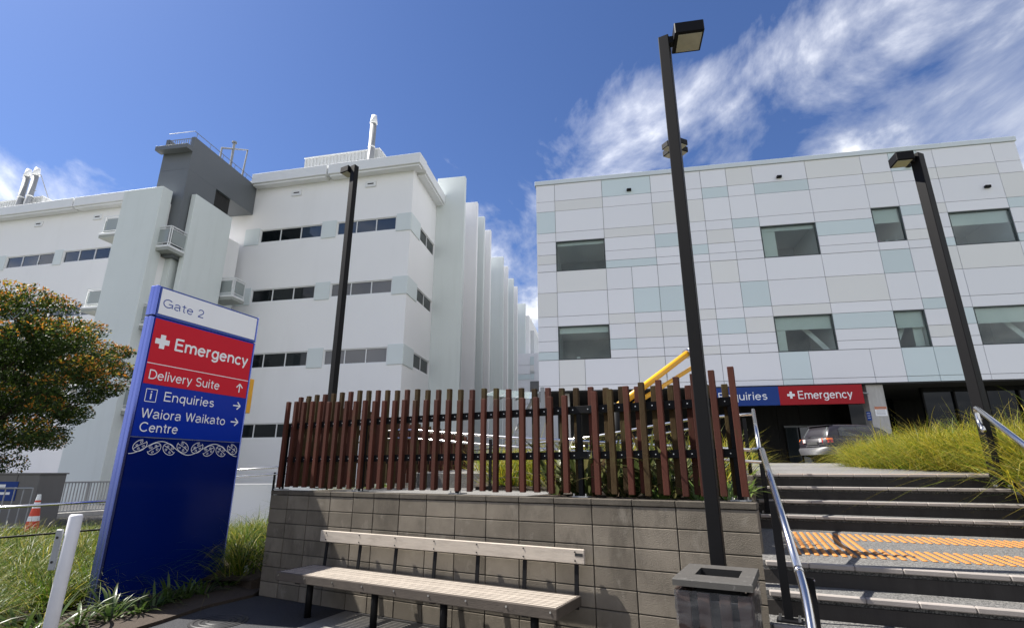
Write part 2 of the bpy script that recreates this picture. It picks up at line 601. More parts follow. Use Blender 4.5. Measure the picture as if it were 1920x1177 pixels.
# grotesque alphabet drawn as strokes: capital height 1, x height .72 -> (strokes, width)
GLYPH = {
    'G': ([arc(.42, .5, .38, .45, 42, 325, 22), [(.79, .05), (.79, .46)], [(.46, .46), (.83, .46)]], .86),
    'a': ([arc(.27, .50, .21, .19, 165, 0) + [(.48, .35), (.48, .14), (.53, .04)], [(.48, .41), (.32, .385)] + arc(.24, .2, .19, .175, 100, 318)], .58),
    't': ([[(.18, .90), (.18, .2)] + arc(.29, .17, .11, .13, 180, 280, 7), [(.02, .67), (.35, .67)]], .36),
    'e': ([arc(.29, .34, .24, .31, 2, 322, 22), [(.05, .37), (.53, .37)]], .58),
    '2': ([arc(.30, .69, .23, .26, 165, -38, 14) + [(.10, .12)], [(.06, .055), (.56, .055)]], .6),
    'E': ([[(.10, 0), (.10, 1)], [(.10, .95), (.62, .95)], [(.10, .53), (.58, .53)], [(.10, .05), (.64, .05)]], .66),
    'm': ([[(.07, 0), (.07, .72)], arc(.26, .43, .185, .23, 175, 0) + [(.445, 0)], arc(.635, .43, .185, .23, 175, 0) + [(.82, 0)]], .88),
    'n': ([[(.07, 0), (.07, .72)], arc(.285, .41, .21, .25, 175, 0) + [(.495, 0)]], .56),
    'r': ([[(.07, 0), (.07, .72)], arc(.27, .38, .2, .28, 175, 80, 8)], .34),
    'g': ([arc(.28, .36, .22, .30, 0, 360, 24), [(.50, .72), (.50, .0)], arc(.28, 0, .22, .22, 0, -155)], .57),
    'c': ([arc(.29, .34, .24, .31, 42, 318, 20)], .53),
    'y': ([[(.02, .72), (.255, .06)], [(.48, .72), (.22, -.06)] + arc(.10, -.06, .11, .13, 0, -80, 6)], .5),
    'D': ([[(.10, 0), (.10, 1)], [(.10, .95), (.34, .95)] + arc(.34, .5, .37, .45, 90, -90, 16) + [(.10, .05)]], .74),
    'l': ([[(.08, 0), (.08, 1)]], .16), 'i': ([[(.08, 0), (.08, .72)], [(.08, .86), (.08, 1)]], .16),
    'v': ([[(.02, .72), (.25, 0)], [(.48, .72), (.25, 0)]], .5),
    'S': ([arc(.33, .73, .24, .22, 25, 262) + arc(.33, .28, .26, .235, 82, -150, 14)], .64),
    'u': ([[(.07, .72), (.07, .30)] + arc(.275, .30, .205, .25, 180, 355), [(.48, .72), (.48, 0)]], .56),
    'q': ([arc(.28, .36, .22, .31, 0, 360, 24), [(.50, .72), (.50, -.26)]], .57),
    's': ([arc(.25, .52, .175, .145, 25, 262, 10) + arc(.25, .21, .19, .16, 82, -150, 11)], .49),
    'W': ([[(.04, 1), (.25, .02)], [(.25, .02), (.47, .98)], [(.47, .98), (.69, .02)], [(.69, .02), (.90, 1)]], .94),
    'o': ([arc(.29, .34, .24, .31, 0, 360, 26)], .58),
    'k': ([[(.08, 0), (.08, 1)], [(.46, .72), (.1, .30)], [(.21, .44), (.48, 0)]], .5),
    'C': ([arc(.42, .5, .37, .45, 42, 318, 22)], .78),
    'A': ([[(.02, 0), (.33, 1)], [(.33, 1), (.64, 0)], [(.13, .33), (.53, .33)]], .66), 'T': ([[(0, .95), (.6, .95)], [(.3, 0), (.3, .95)]], .6),
    'N': ([[(.08, 0), (.08, 1)], [(.08, 1), (.6, 0)], [(.6, 0), (.6, 1)]], .68), 'I': ([[(.08, 0), (.08, 1)]], .16),
    'O': ([arc(.4, .5, .36, .45, 0, 360, 26)], .8)}


def lettering(fr, s, u0, u1, zbase, cap, v, mat, parent, w=.125):
    """flat printed text, one part for each letter: from u0 to u1, baseline zbase, capital height cap, stroke w (of cap)"""
    adv = []
    x = 0
    for ch in s:
        adv.append(x)
        x += .33 if ch == ' ' else GLYPH[ch][1] + .085
    tot_ = x - .085
    k = (u1 - u0) / tot_
    for ch, x0 in zip(s, adv):
        if ch == ' ':
            continue
        mb = MB()
        for i, st in enumerate(GLYPH[ch][0]):
            ribbon(fr, [(u0 + (x0 + a) * k, zbase + b * cap) for a, b in st], w * cap, v - i * .0003, mb)
        mb.build('letter', mat, parent)


def ribbon(fr, pts, w, v, mb):
    """flat line of width w through (u,z) points on plane v"""
    pts = np.array(pts, float)
    d = np.gradient(pts, axis=0)
    d /= np.linalg.norm(d, axis=1)[:, None] + 1e-9
    n = np.stack([-d[:, 1], d[:, 0]], 1) * w / 2
    Pn = [fr.p(a, v, b) for a, b in pts + n] + [fr.p(a, v, b) for a, b in pts - n]
    k = len(pts)
    mb.add(Pn, [(i, i + 1, k + i + 1, k + i) for i in range(k - 1)])


def facade(mb, fr, u0, u1, z0, z1, holes, v=0., depth=.2):
    """wall face at v with rectangular openings and their reveals"""
    us = sorted({u0, u1, *[h[0] for h in holes], *[h[1] for h in holes]})
    zs = sorted({z0, z1, *[h[2] for h in holes], *[h[3] for h in holes]})
    us = [u for u in us if u0 <= u <= u1]
    zs = [z for z in zs if z0 <= z <= z1]
    for i in range(len(us) - 1):
        for j in range(len(zs) - 1):
            cu, cz = (us[i] + us[i + 1]) / 2, (zs[j] + zs[j + 1]) / 2
            if any(h[0] < cu < h[1] and h[2] < cz < h[3] for h in holes):
                continue
            mb.quad(fr.p(us[i], v, zs[j]), fr.p(us[i + 1], v, zs[j]), fr.p(us[i + 1], v, zs[j + 1]), fr.p(us[i], v, zs[j + 1]))
    for a, b, c, d in holes:
        e = v + depth
        mb.quad(fr.p(a, v, c), fr.p(a, v, d), fr.p(a, e, d), fr.p(a, e, c))
        mb.quad(fr.p(b, v, d), fr.p(b, v, c), fr.p(b, e, c), fr.p(b, e, d))
        mb.quad(fr.p(a, v, d), fr.p(b, v, d), fr.p(b, e, d), fr.p(a, e, d))
        mb.quad(fr.p(b, v, c), fr.p(a, v, c), fr.p(a, e, c), fr.p(b, e, c))


WF = Frame(-3.388, 7.733, 118.7)                  # wall frame: u along the wall, v away from the viewer
q_ = WF.p(6.27, -.35, 0)
SF = Frame(q_[0], q_[1], 118.7 - 4.5)             # stair frame

# ================================================================== GROUND
struct(MB().box(WORLD, -900, 900, -900, 900, -.5, -.06).build('ground', 'earth'))
mb = MB()
mb.prism([(-4.35, 5.0), (-3.86, 6.4), (-3.72, 7.1), (-3.45, 7.64), (-3.36, 7.76), *[tuple(WF.p(6.4, .0, 0)[:2])], *[tuple(WF.p(12, 0, 0)[:2])],
          (14, -8), (-9, -8), (-6.5, 1.0), (-5.2, 3.4)], -.3, 0)
struct(mb.build('pavement', 'asphalt'))
mb = MB()
mb.prism([tuple(WF.p(u, v, 0)[:2]) for u, v in ((1.62, -.02), (6.27, -.02), (6.27, -3.2), (3.4, -3.2), (1.78, -1.6))], -.05, .004)
struct(mb.build('concrete_path', 'concrete_path'))
# paving of the ramp behind the fence and the forecourt in front of the hospital
mb = MB()
g = [(0.0, .02), (6.02, .02), (5.9, 3.1), (-.0, 3.1)]
mb.prism([tuple(WF.p(u, v + .2, 0)[:2]) for u, v in g], -.2, 1.30)
struct(mb.build('ramp_paving', 'forecourt'))


def fz(y):
    return 1.55 + .33 * min(max((y - 7.5) / 13., 0), 1)


mb = MB()
A_ = SF.p(-6.2, 3.61, 0)
B_ = SF.p(2.75, 3.61, 0)
rows_ = [0, .12, .3, .5, .75, 1.]
lft = [A_[:2] + (np.array([-2.5, 46.]) - A_[:2]) * t for t in rows_]
rgt = [B_[:2] + (np.array([46., 44.]) - B_[:2]) * t for t in rows_]
P, F_ = [], []
nx = 12
for t, a, b in zip(rows_, lft, rgt):
    for i in range(nx + 1):
        q = a + (b - a) * i / nx
        P.append((q[0], q[1], fz(q[1]) if t > 0 else 1.547))
for j in range(len(rows_) - 1):
    for i in range(nx):
        F_.append((j * (nx + 1) + i, j * (nx + 1) + i + 1, (j + 1) * (nx + 1) + i + 1, (j + 1) * (nx + 1) + i))
mb.add(P, F_)
k = len(P)
edge = [j * (nx + 1) for j in range(len(rows_))][::-1] + list(range(nx + 1))
mb.add([(P[i][0], P[i][1], P[i][2]) for i in edge] + [(P[i][0], P[i][1], -.2) for i in edge],
       [(i, i + 1, len(edge) + i + 1, len(edge) + i) for i in range(len(edge) - 1)])
struct(mb.build('forecourt', 'forecourt'))
mb = MB()
mb.prism([(-60, 9.6), (-7.5, 11.4), (-4.0, 16), (-3, 48), (-60, 48)], -.2, .16)
struct(mb.build('road', 'road'))

# ================================================================== STEPS
T0, TR_ = .29, .155
steps = struct(thing('steps', '', '', SF.p(0, 0, 0)))
del steps['label'], steps['category']
SW = 2.75
treads = []                                                     # (t_front, t_back, z)
for i in range(6):
    treads.append((-(5 - i) * T0, -(4 - i) * T0 if i < 5 else 2.6, .155 * (i + 1)))
up0 = 2.6
for i in range(3):
    treads.append((up0 + i * .31, up0 + (i + 1) * .31, .93 + .155 * (i + 1)))
treads.append((up0 + 3 * .31, up0 + 3 * .31 + .08, 1.55))
for k, (t0, t1, z) in enumerate(treads):
    lo = 0.0 if k < 6 else -.0
    MB().box(SF, lo, SW, t0 + .034, t1 + .03, z - .06, z).build('tread', 'aggregate', steps)
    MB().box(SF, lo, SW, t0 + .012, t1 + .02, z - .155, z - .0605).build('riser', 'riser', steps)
# nosing tiles, one by one
me_nos = mesh_of(MB().box(WORLD, -.1455, .1455, 0, .052, -.032, .004, .006), 'nosing', 'nosing')
for k, (t0, t1, z) in enumerate(treads):
    s0 = .02
    while s0 + .29 < SW:
        piece('nosing', me_nos, steps, SF.p(s0 + .1455, t0 - .014, z), SF.rz)
        s0 += .294
# tactile studs on the landing
mb = MB()


def stud(mb, fr, s, t, z, r=.0175, h=.006):
    P, n = [], 8
    for rr, hh in ((r, 0), (r * .72, h)):
        for k in range(n):
            a = 2 * math.pi * k / n
            P.append(fr.p(s + rr * math.cos(a), t + rr * math.sin(a), z + hh))
    mb.add(P, [(k, (k + 1) % n, n + (k + 1) % n, n + k) for k in range(n)] + [tuple(range(n, 2 * n))])


ns = 0
s = .28
while s < SW - .05:
    for j in range(38):
        t = .47 + j * .0475
        if s < .83 or t < 1.0 or t > 1.66:
            stud(mb, SF, s, t, .934, .0205, .006)
            ns += 1
    s += .066
tac = MB().box(SF, .25, SW - .02, .44, 1.03, .925, .932)
so_ = mb.build('tactile_studs', 'tactile', steps, kind='stuff')
MB().box(SF, .3, SW, up0 + 3 * .31 + .115, up0 + 3 * .31 + .4, 1.53, 1.5535).build('tactile_strip', 'tactile', steps)
# low kerb of blocks at the head of the steps
kb = thing('kerb_wall', 'short low block wall at the upper left end of the steps', 'wall', SF.p(-.2, 2.9, 0))
for j in range(2):
    for i in range(2):
        MB().box(SF, -.2, -.008, 2.75 + i * .42, 2.75 + i * .42 + .41, 1.18 + j * .182, 1.355 + j * .182, .006).build('block', 'block', kb)
MB().box(SF, -.19, -.02, 2.76, 3.58, .2, 1.5).build('core', 'mortar', kb)

# ================================================================== RETAINING WALL
wall = thing('retaining_wall', 'grey brown concrete block retaining wall behind the bench', 'wall', WF.p(3.1, 0, 0))
edges = [0, .36]
for w in (.405, .405, .405, .345):
    edges.append(edges[-1] + w)
while edges[-1] + .405 < 6.2:
    edges.append(edges[-1] + .405)
edges[-1] = 6.25
CH = .182
MB().box(WF, .012, 6.238, .018, .2, 0, 1.27).build('core', 'mortar', wall)
bm_cache = {}
for i in range(len(edges) - 1):
    w = round(edges[i + 1] - edges[i], 3)
    cu = (edges[i] + edges[i + 1]) / 2
    key = w
    if key not in bm_cache:
        bm_cache[key] = (mesh_of(MB().box(WORLD, -w / 2 + .0045, w / 2 - .0045, 0, .19, .0045, CH - .0045, .004), 'block', 'block'),
                         mesh_of(MB().box(WORLD, -w / 2 + .003, w / 2 - .003, 0, .215, .003, .058, .005), 'cap_block', 'cap'))
    for j in range(7):
        piece('block', bm_cache[key][0], wall, WF.p(cu, random.uniform(-.0015, .0015), j * CH), WF.rz)
    piece('cap_block', bm_cache[key][1], wall, WF.p(cu, -.006, 7 * CH), WF.rz)
MB().box(WF, .0, .19, .22, 4.6, 0, 1.31).build('return_wall', 'block', wall)
MB().box(SF, -.21, -.006, .55, 2.7, .3, .99).build('planter_side', 'block', wall)

# ================================================================== SLATTED FENCE
fence = thing('slatted_fence', 'red brown timber slat fence standing on the block wall', 'fence', WF.p(3.1, .19, 1.335))


def ft(u):
    return np.interp(u, [0, 1, 2, 3, 4, 4.35, 5, 6.2], [2.58, 2.525, 2.48, 2.42, 2.38, 2.375, 2.42, 2.545])


def fb(u):
    return np.interp(u, [0, 1.2, 2, 3, 3.9, 5, 6.2], [2.66, 2.68, 2.635, 2.57, 2.515, 2.45, 2.395])


k = 0
u = -.005
while u < 6.22:
    if abs(u - 4.615) > .05:
        j = random.uniform(-.006, .006)
        mat = 'slat_old' if (4.9 < u < 5.6 and k % 2) else 'slat'
        MB().box(WF, u - .028 + j, u + .028 + j, .094, .146, 1.37 + random.uniform(-.006, .006), ft(u) + random.uniform(-.006, .006), .003) \
            .build('slat', mat, fence)
    ub = u + .0855
    if ub < 6.2:
        MB().box(WF, ub - .028, ub + .028, .234, .286, 1.38, fb(ub) + random.uniform(-.008, .008), .003) \
            .build('slat', 'slat_old' if k % 3 else 'slat', fence)
    u += .1712
    k += 1
for u in (-.04, 1.5, 3.035, 4.585, 6.11):
    MB().box(WF, u - .025, u + .025, .165, .215, 1.335, 2.255, .003).build('post', 'black_steel', fence)
    MB().box(WF, u - .085, u + .085, .12, .26, 1.337, 1.346).build('base_plate', 'galv', fence)
    bt = MB()
    for du in (-.065, .065):
        bt.tube([WF.p(u + du, .135, 1.346), WF.p(u + du, .135, 1.372)], .009, 6)
    bt.build('anchor_bolts', 'bolt', fence)
for z in (1.712, 2.185):
    MB().box(WF, -.07, 6.16, .148, .163, z, z + .078, .002).build('rail', 'black_steel', fence)
    MB().box(WF, -.07, 6.16, .217, .232, z, z + .078, .002).build('rail', 'black_steel', fence)
bt = MB()
for i in range(36):
    for z in (1.75, 2.224):
        u = .0805 + i * .1712
        c = WF.p(u, .1475, z)
        bt.tube([c, c - WF.v * .005], .0062, 6)
bt.build('bolt_heads', 'bolt', fence, kind='stuff')
# return run of the same fence along the left end
rf = thing('return_fence', 'older timber slat fence running back from the wall end behind the front slats', 'fence', WF.p(.1, 2, 1.335))
for i in range(26):
    v = .42 + i * .1712
    z1 = np.interp(v, [0, 1.2, 2.4, 5], [2.66, 2.64, 2.52, 2.36])
    MB().box(WF, .02, .068, v - .024, v + .024, 1.38, z1 + random.uniform(-.01, .01), .003).build('slat', 'slat_old', rf)
    MB().box(WF, .15, .198, v + .062, v + .11, 1.38, z1 - .08, .003).build('slat', 'slat', rf)
for z in (1.715, 2.18):
    MB().box(WF, .085, .1, .3, 4.9, z, z + .075).build('rail', 'black_steel', rf)
for v in (1.7, 3.25, 4.8):
    MB().box(WF, .085, .135, v, v + .05, 1.335, 2.25).build('post', 'black_steel', rf)


# ================================================================== HANDRAILS
def bez(a, b, c, n=6):
    a, b, c = map(lambda q: np.array(q, float), (a, b, c))
    return [a * (1 - t) ** 2 + 2 * b * t * (1 - t) + c * t * t for t in np.linspace(0, 1, n)]


hr = thing('stair_handrail', 'polished steel handrail down the left side of the steps', 'handrail', WF.p(6.42, -.3, .93))
p1, p2 = WF.p(6.335, .16, 1.775), WF.p(6.555, -1.52, 1.045)
p3 = WF.p(6.585, -1.95, .80)
MB().tube([p1] + [p1 + (p2 - p1) * t for t in (.3, .6)] + [p2], .0245, 14).build('rail', 'stainless', hr, smooth=True)
MB().tube([p2, *bez(p2 + (p2 - p1) * .01, p2 + (p2 - p1) * .16, p3 + np.array([0, 0, -.05]), 8), p3 + np.array([0, 0, -.5])], .0245, 14).build('rail_end', 'stainless', hr, smooth=True)
MB().tube([p2 + (p1 - p2) * .002, p2 + (p1 - p2) * .018], .0262, 14).build('joint_sleeve', 'stainless', hr, smooth=True)
s1, s2 = WF.p(6.19, 1.95, 1.83), WF.p(6.085, 3.25, 2.44)
MB().tube([s1, s2], .0245, 12).build('rail', 'stainless', hr, smooth=True)
MB().tube([p1, WF.p(6.2, .9, 1.80), s1], .0245, 12).build('rail', 'stainless', hr, smooth=True)


def hpost(u, v, z0, z1, parent, du=.0):
    MB().box(WF, u - .028, u + .028, v - .008, v + .008, z0, z1, .002).build('post', 'black_steel', parent)
    MB().box(WF, u - .075, u + .085, v - .06, v + .06, z0 + .002, z0 + .012).build('base_plate', 'black_steel', parent)
    b = MB()
    for a in (-.055, .065):
        for c in (-.04, .04):
            b.tube([WF.p(u + a, v + c, z0 + .01), WF.p(u + a, v + c, z0 + .034)], .009, 6)
    b.build('anchor_bolts', 'bolt', parent)
    MB().tube([WF.p(u, v, z1 - .03), WF.p(u + .03 + du, v, z1 - .01)], .008, 6).build('bracket', 'stainless', parent)


hpost(6.425, -.76, .62, 1.39, hr)
hpost(6.16, 2.45, 1.085, 1.99, hr)
hpost(6.595, -1.5, .31, 1.02, hr)

rr = thing('ramp_handrail', 'polished steel double handrail along the ramp behind the fence', 'handrail', WF.p(3, 2, 1.33))
top = [(-1.5, 2.16), (.45, 2.265), (.85, 2.255), (2.77, 2.075), (6.19, 1.83)]
for dz, r in ((0, .0215), (-.135, .019)):
    MB().tube([WF.p(u, 2.0, z + dz) for u, z in top], r, 10).build('rail', 'stainless', rr, smooth=True)
for u in (.6, 2.4, 4.2, 5.9):
    z = np.interp(u, [a for a, b in top], [b for a, b in top])
    MB().box(WF, u - .025, u + .025, 1.97, 1.985, 1.3, z - .05).build('post', 'black_steel', rr)
r2 = thing('upper_ramp_handrail', 'polished steel double handrail rising to the head of the steps', 'handrail', WF.p(5, 3.3, 1.5))
top = [(1.2, 1.95), (3.6, 2.13), (5.3, 2.36), (6.09, 2.385)]
for dz, r in ((0, .0215), (-.14, .019)):
    MB().tube([WF.p(u, 3.25, z + dz) for u, z in top[:-1 if dz else None]], r, 10).build('rail', 'stainless', r2, smooth=True)
for u in (1.8, 3.5, 5.2, 5.95):
    z = np.interp(u, [a for a, b in top], [b for a, b in top])
    MB().box(WF, u - .025, u + .025, 3.22, 3.235, 1.3, z - .05).build('post', 'black_steel', r2)
r3 = thing('bed_handrail', 'curved end of a steel handrail beside the grass at the right of the steps', 'handrail', WF.p(8.45, 2, 1.5))
a, b = WF.p(8.42, 2.55, 2.285), WF.p(8.16, -.8, 1.35)
dr = (b - a) / np.linalg.norm(b - a)
c0 = a + dr * .12
MB().tube([b, a + dr * .3, c0, *bez(c0, a - dr * .03, a + np.array([0, 0, -.09]))[1:], *bez(a + np.array([0, 0, -.09]), a + np.array([-.0, 0, -.2]), a + dr * .1 + np.array([0, 0, -.2]))[1:], a + dr * .17 + np.array([0, 0, -.23])],
          .0245, 12).build('rail', 'stainless', r3, smooth=True)
hpost(8.47, 2.5, 1.42, 2.16, r3, -.06)
hpost(8.3, .4, .93, 1.62, r3, -.06)

# ================================================================== BENCH
bench = thing('park_bench', 'long weathered timber slat bench with a single back board on black legs', 'bench', WF.p(2.9, -.4, 0))
bu0, bu1 = 1.12, 4.66
for i in range(11):
    v = -.632 + i * .0445
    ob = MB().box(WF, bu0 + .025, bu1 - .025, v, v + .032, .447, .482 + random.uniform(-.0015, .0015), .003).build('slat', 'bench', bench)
    ob.data.materials.append(M['bench_dark'])            # bleached on top, dark wood on the sides so the gaps show
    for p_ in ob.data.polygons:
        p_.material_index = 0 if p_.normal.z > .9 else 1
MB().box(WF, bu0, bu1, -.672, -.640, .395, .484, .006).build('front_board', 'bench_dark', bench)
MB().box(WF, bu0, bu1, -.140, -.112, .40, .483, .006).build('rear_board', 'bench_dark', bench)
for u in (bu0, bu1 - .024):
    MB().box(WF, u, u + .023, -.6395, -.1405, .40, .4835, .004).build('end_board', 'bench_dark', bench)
for i in range(9):
    u = bu0 + .06 + i * .4275
    MB().box(WF, u - .02, u + .02, -.638, -.142, .41, .4515).build('bearer', 'bench', bench)
    c = WF.p(u, -.672, .452)
    MB().tube([c, c - WF.v * .006], .009, 8).build('bolt', 'bolt', bench)
    sp = MB()
    for j in range(10):
        v = -.632 + j * .0445 + .032
        sp.box(WF, u - .016, u + .016, v, v + .0125, .45, .477)
    sp.build('spacers', 'bench', bench)
for i in range(7):
    u = 1.27 + i * .556
    MB().bar(WF.p(u, -.10, .36), WF.p(u, -.062, .87), .042, .012, up=WF.v).build('back_post', 'black_steel', bench)
    for z in (.775, .852):
        c = WF.p(u, -.105, z)
        MB().tube([c, c - WF.v * .005], .008, 6).build('bolt', 'iron', bench)
MB().box(WF, 1.165, 4.70, -.104, -.072, .748, .878, .006).build('back_board', 'bench', bench)
MB().box(WF, 4.605, 4.685, -.1065, -.1045, .815, .842).build('name_plate', 'iron', bench)
for u in (1.44, 2.43, 3.33, 4.33):
    MB().tube([WF.p(u, -.43, 0), WF.p(u, -.43, .40)], .038, 16).build('leg', 'black_steel', bench, smooth=True)
    MB().box(WF, u - .03, u + .03, -.63, -.06, .375, .41).build('arm', 'black_steel', bench)

# ================================================================== LITTER BIN
BF = WF.sub(6.06, -1.2, 118.7 - 1)
bin_ = thing('litter_bin', 'timber slatted litter bin with grey lid and clear plastic liner', 'litter bin', BF.p(0, 0, 0))
hw, hd = .232, .30
lid = MB()
o = [(-hw, -hd), (hw, -hd), (hw, hd), (-hw, hd)]
inn = [(-.125, -.12), (.14, -.12), (.14, .15), (-.125, .15)]
zt, zb = .955, .912
P = [BF.p(a, b, zt) for a, b in [(x * .985, y * .985) for x, y in o]] + [BF.p(a, b, zt - .008) for a, b in o] + [BF.p(a, b, zb) for a, b in o] + [BF.p(a, b, zt) for a, b in inn] + [BF.p(a, b, zb - .06) for a, b in inn]
F_ = []
for i in range(4):
    j = (i + 1) % 4
    F_ += [(i, j, 4 + j, 4 + i), (4 + i, 4 + j, 8 + j, 8 + i), (i, 12 + i, 12 + j, j)]
lid.add(P, F_)
lid.build('lid', 'bin_lid', bin_)
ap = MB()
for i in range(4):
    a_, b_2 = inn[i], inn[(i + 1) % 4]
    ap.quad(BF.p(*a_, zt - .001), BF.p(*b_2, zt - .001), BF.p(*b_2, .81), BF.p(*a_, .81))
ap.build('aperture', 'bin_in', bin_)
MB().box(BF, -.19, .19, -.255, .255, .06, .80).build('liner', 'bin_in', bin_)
for i, (a, b) in enumerate(((-.215, -.135), (-.09, -.02), (.035, .10), (.14, .215))):
    for sgn in (-1, 1):
        v = sgn * .278
        MB().box(BF, a, b, v - .012, v + .012, .04, .88, .003).build('slat', 'bin_slat', bin_)
for i in range(6):
    a = -.262 + i * .09
    for sgn in (-1, 1):
        u = sgn * .203
        MB().box(BF, u - .011, u + .011, a, a + .07, .04, .88, .003).build('slat', 'bin_slat', bin_)
ring, rowsf = [], []
per = [(-1, -1), (1, -1), (1, 1), (-1, 1), (-1, -1)]
nz = 9
cols_ = 80
P, F_ = [], []
for j in range(nz):
    for i in range(cols_):
        t = i / cols_ * 4
        e = int(t)
        f = t - e
        x = (per[e][0] * (1 - f) + per[e + 1][0] * f) * .225
        y = (per[e][1] * (1 - f) + per[e + 1][1] * f) * .298
        bot = .69 + .035 * math.sin(i * .35) + .02 * math.sin(i * .9 + 1) - .03 * math.sin(i / cols_ * 6.28 + .5)
        z = .89 + (bot - .89) * j / (nz - 1)
        w = .003 * math.sin(j * 2.1 + i * .12) + .0015 * math.sin(i * .9 + j * .7) + rng.normal(0, .0006)
        P.append(BF.p(x * (1 + w * 4), y * (1 + w * 4), z))
for j in range(nz - 1):
    for i in range(cols_):
        F_.append((j * cols_ + i, j * cols_ + (i + 1) % cols_, (j + 1) * cols_ + (i + 1) % cols_, (j + 1) * cols_ + i))
MB().add(P, F_).build('plastic_bag', 'film', bin_, smooth=True)


# ================================================================== LAMP POSTS
def lamp_post(label, x, y, z0, z1, w, ang, heads, group='black square lamp posts'):
    """square post; heads: list of (angle of arm, arm length, size, tilt)"""
    fr = Frame(x, y, ang)
    t = thing('lamp_post', label, 'lamp post', (x, y, z0), group)
    MB().box(fr, -w / 2, w / 2, -w / 2, w / 2, z0, z1, .006).build('post', 'lamp_black', t)
    MB().box(fr, -w * .95, w * .95, -w * .95, w * .95, z0 + .002, z0 + .016).build('base_plate', 'lamp_black', t)
    for ha, arm, sz, off in heads:
        hf = Frame(x, y, ha)
        zt = z1 + off
        MB().box(hf, w * .4, w / 2 + arm, -.035, .035, zt - .14, zt - .06).build('arm', 'lamp_black', t)
        a0 = w / 2 + arm
        h = MB()
        h.box(hf, a0, a0 + sz, -sz / 2, sz / 2, zt - .135, zt, .008)
        hd_ = h.build('lamp_head', 'lamp_black', t)
        g = MB()
        g.box(hf, a0 + sz * .13, a0 + sz * .93, -sz * .4, sz * .4, zt - .142, zt - .1355)
        g.build('diffuser', 'lamp_glass', hd_)
    return t


q = WF.p(5.97, -.53, 0)
lamp_post('tall black square lamp post between the bin and the block wall', q[0], q[1], 0, 5.93, .104, 118.7,
          [(100, .035, .29, .05)])
# the head of this post sits behind and right of the post: arm turned a little away from the viewer
lamp_post('black square lamp post behind the fence in front of the white hospital block', -3.27, 9.5, 1.3, 7.66, .118, 118.7,
          [(118.7 + 180, .02, .22, .0)])
lamp_post('black square lamp post rising from the grass at the right of the steps', 5.80, 6.5, 1.4, 5.93, .125, 70,
          [(282, .02, .23, .02)])
q = (3.72, 10.3)
lamp_post('far lamp post with four heads hidden behind the tall nearest post', q[0], q[1], 1.5, 8.7, .14, 100,
          [(65, .03, .2, 0), (155, .03, .2, 0), (245, .03, .2, 0), (335, .03, .2, 0)])

# ================================================================== TOTEM SIGN
TF = Frame(-4.986, 6.911, 21)
tot = thing('totem_sign', 'tall blue totem sign reading Gate 2 Emergency Delivery Suite Enquiries', 'sign', TF.p(.9, .1, 0))
TD = .15
MB().box(TF, .055, 1.775, .006, TD - .006, 0, 2.022).build('base_panel', 'totem_base', tot)
MB().box(TF, .055, 1.775, .006, TD - .006, 2.032, 3.655).build('blue_panel', 'totem_blue', tot)
MB().box(TF, .055, 1.775, .006, TD - .006, 3.667, 4.10).build('top_panel', 'totem_navy', tot)
for u0, u1 in ((.0, .05), (1.78, 1.80)):
    for z0, z1 in ((0, 3.655), (3.667, 4.105)):
        MB().box(TF, u0, u1, 0, TD * .42, z0, z1, .01).build('edge_trim', 'totem_edge', tot)
        MB().box(TF, u0, u1, TD * .45, TD, z0, z1, .01).build('edge_trim', 'totem_edge', tot)
MB().box(TF, .075, 1.76, .001, .0055, 3.705, 4.078, .002).build('white_face', 'totem_white', tot)
MB().box(TF, .065, 1.755, .001, .0055, 2.728, 3.635).build('red_face', 'totem_red', tot)
MB().box(TF, .065, 1.755, -.001, .0008, 3.003, 3.013).build('rule', 'white_print', tot)
fv = -.0012
lettering(TF, 'Gate 2', .12, .77, 3.815, .125, fv, 'totem_navy', tot, .11)
cr = MB()
cr.box(TF, .115, .32, fv - .0006, fv + .0006, 3.287, 3.362)
cr.box(TF, .18, .255, fv - .0016, fv - .0008, 3.227, 3.422)
cr.build('cross', 'white_print', tot)
lettering(TF, 'Emergency', .40, 1.685, 3.245, .172, fv, 'white_print', tot, .165)
lettering(TF, 'Delivery Suite', .115, 1.235, 2.795, .128, fv, 'white_print', tot, .12)
lettering(TF, 'Enquiries', .385, 1.19, 2.522, .128, fv, 'white_print', tot, .12)
lettering(TF, 'Waiora Waikato', .12, 1.435, 2.275, .125, fv, 'white_print', tot, .12)
lettering(TF, 'Centre', .135, .68, 2.095, .125, fv, 'white_print', tot, .12)
ib = MB()
for (a, b), (c, d) in (((.13, 2.492), (.28, 2.492)), ((.28, 2.492), (.28, 2.66)), ((.28, 2.66), (.13, 2.66)), ((.13, 2.66), (.13, 2.492))):
    ribbon(TF, [(a, b), ((a + c) / 2, (b + d) / 2), (c, d)], .009, fv, ib)
ib.build('info_frame', 'white_print', tot)
lettering(TF, 'i', .195, .213, 2.525, .11, fv, 'white_print', tot, .17)


def arrow(mb, fr, cu, cz, s, ang, v, w):
    c, sn = math.cos(ang), math.sin(ang)
    tr = lambda a, b: (cu + (a * c - b * sn), cz + (a * sn + b * c))
    ribbon(fr, [tr(-s, 0), tr(0, 0), tr(s * .95, 0)], w, v, mb)
    ribbon(fr, [tr(.1 * s, s * .85), tr(.55 * s, s * .42), tr(s, 0)], w, v - .0004, mb)
    ribbon(fr, [tr(.1 * s, -s * .85), tr(.55 * s, -s * .42), tr(s, 0)], w, v - .0008, mb)


for cz, an in ((2.87, math.pi / 2), (2.59, 0), (2.335, 0)):
    am = MB()
    arrow(am, TF, 1.605, cz, .068, an, fv, .019)
    am.build('arrow', 'white_print', tot)
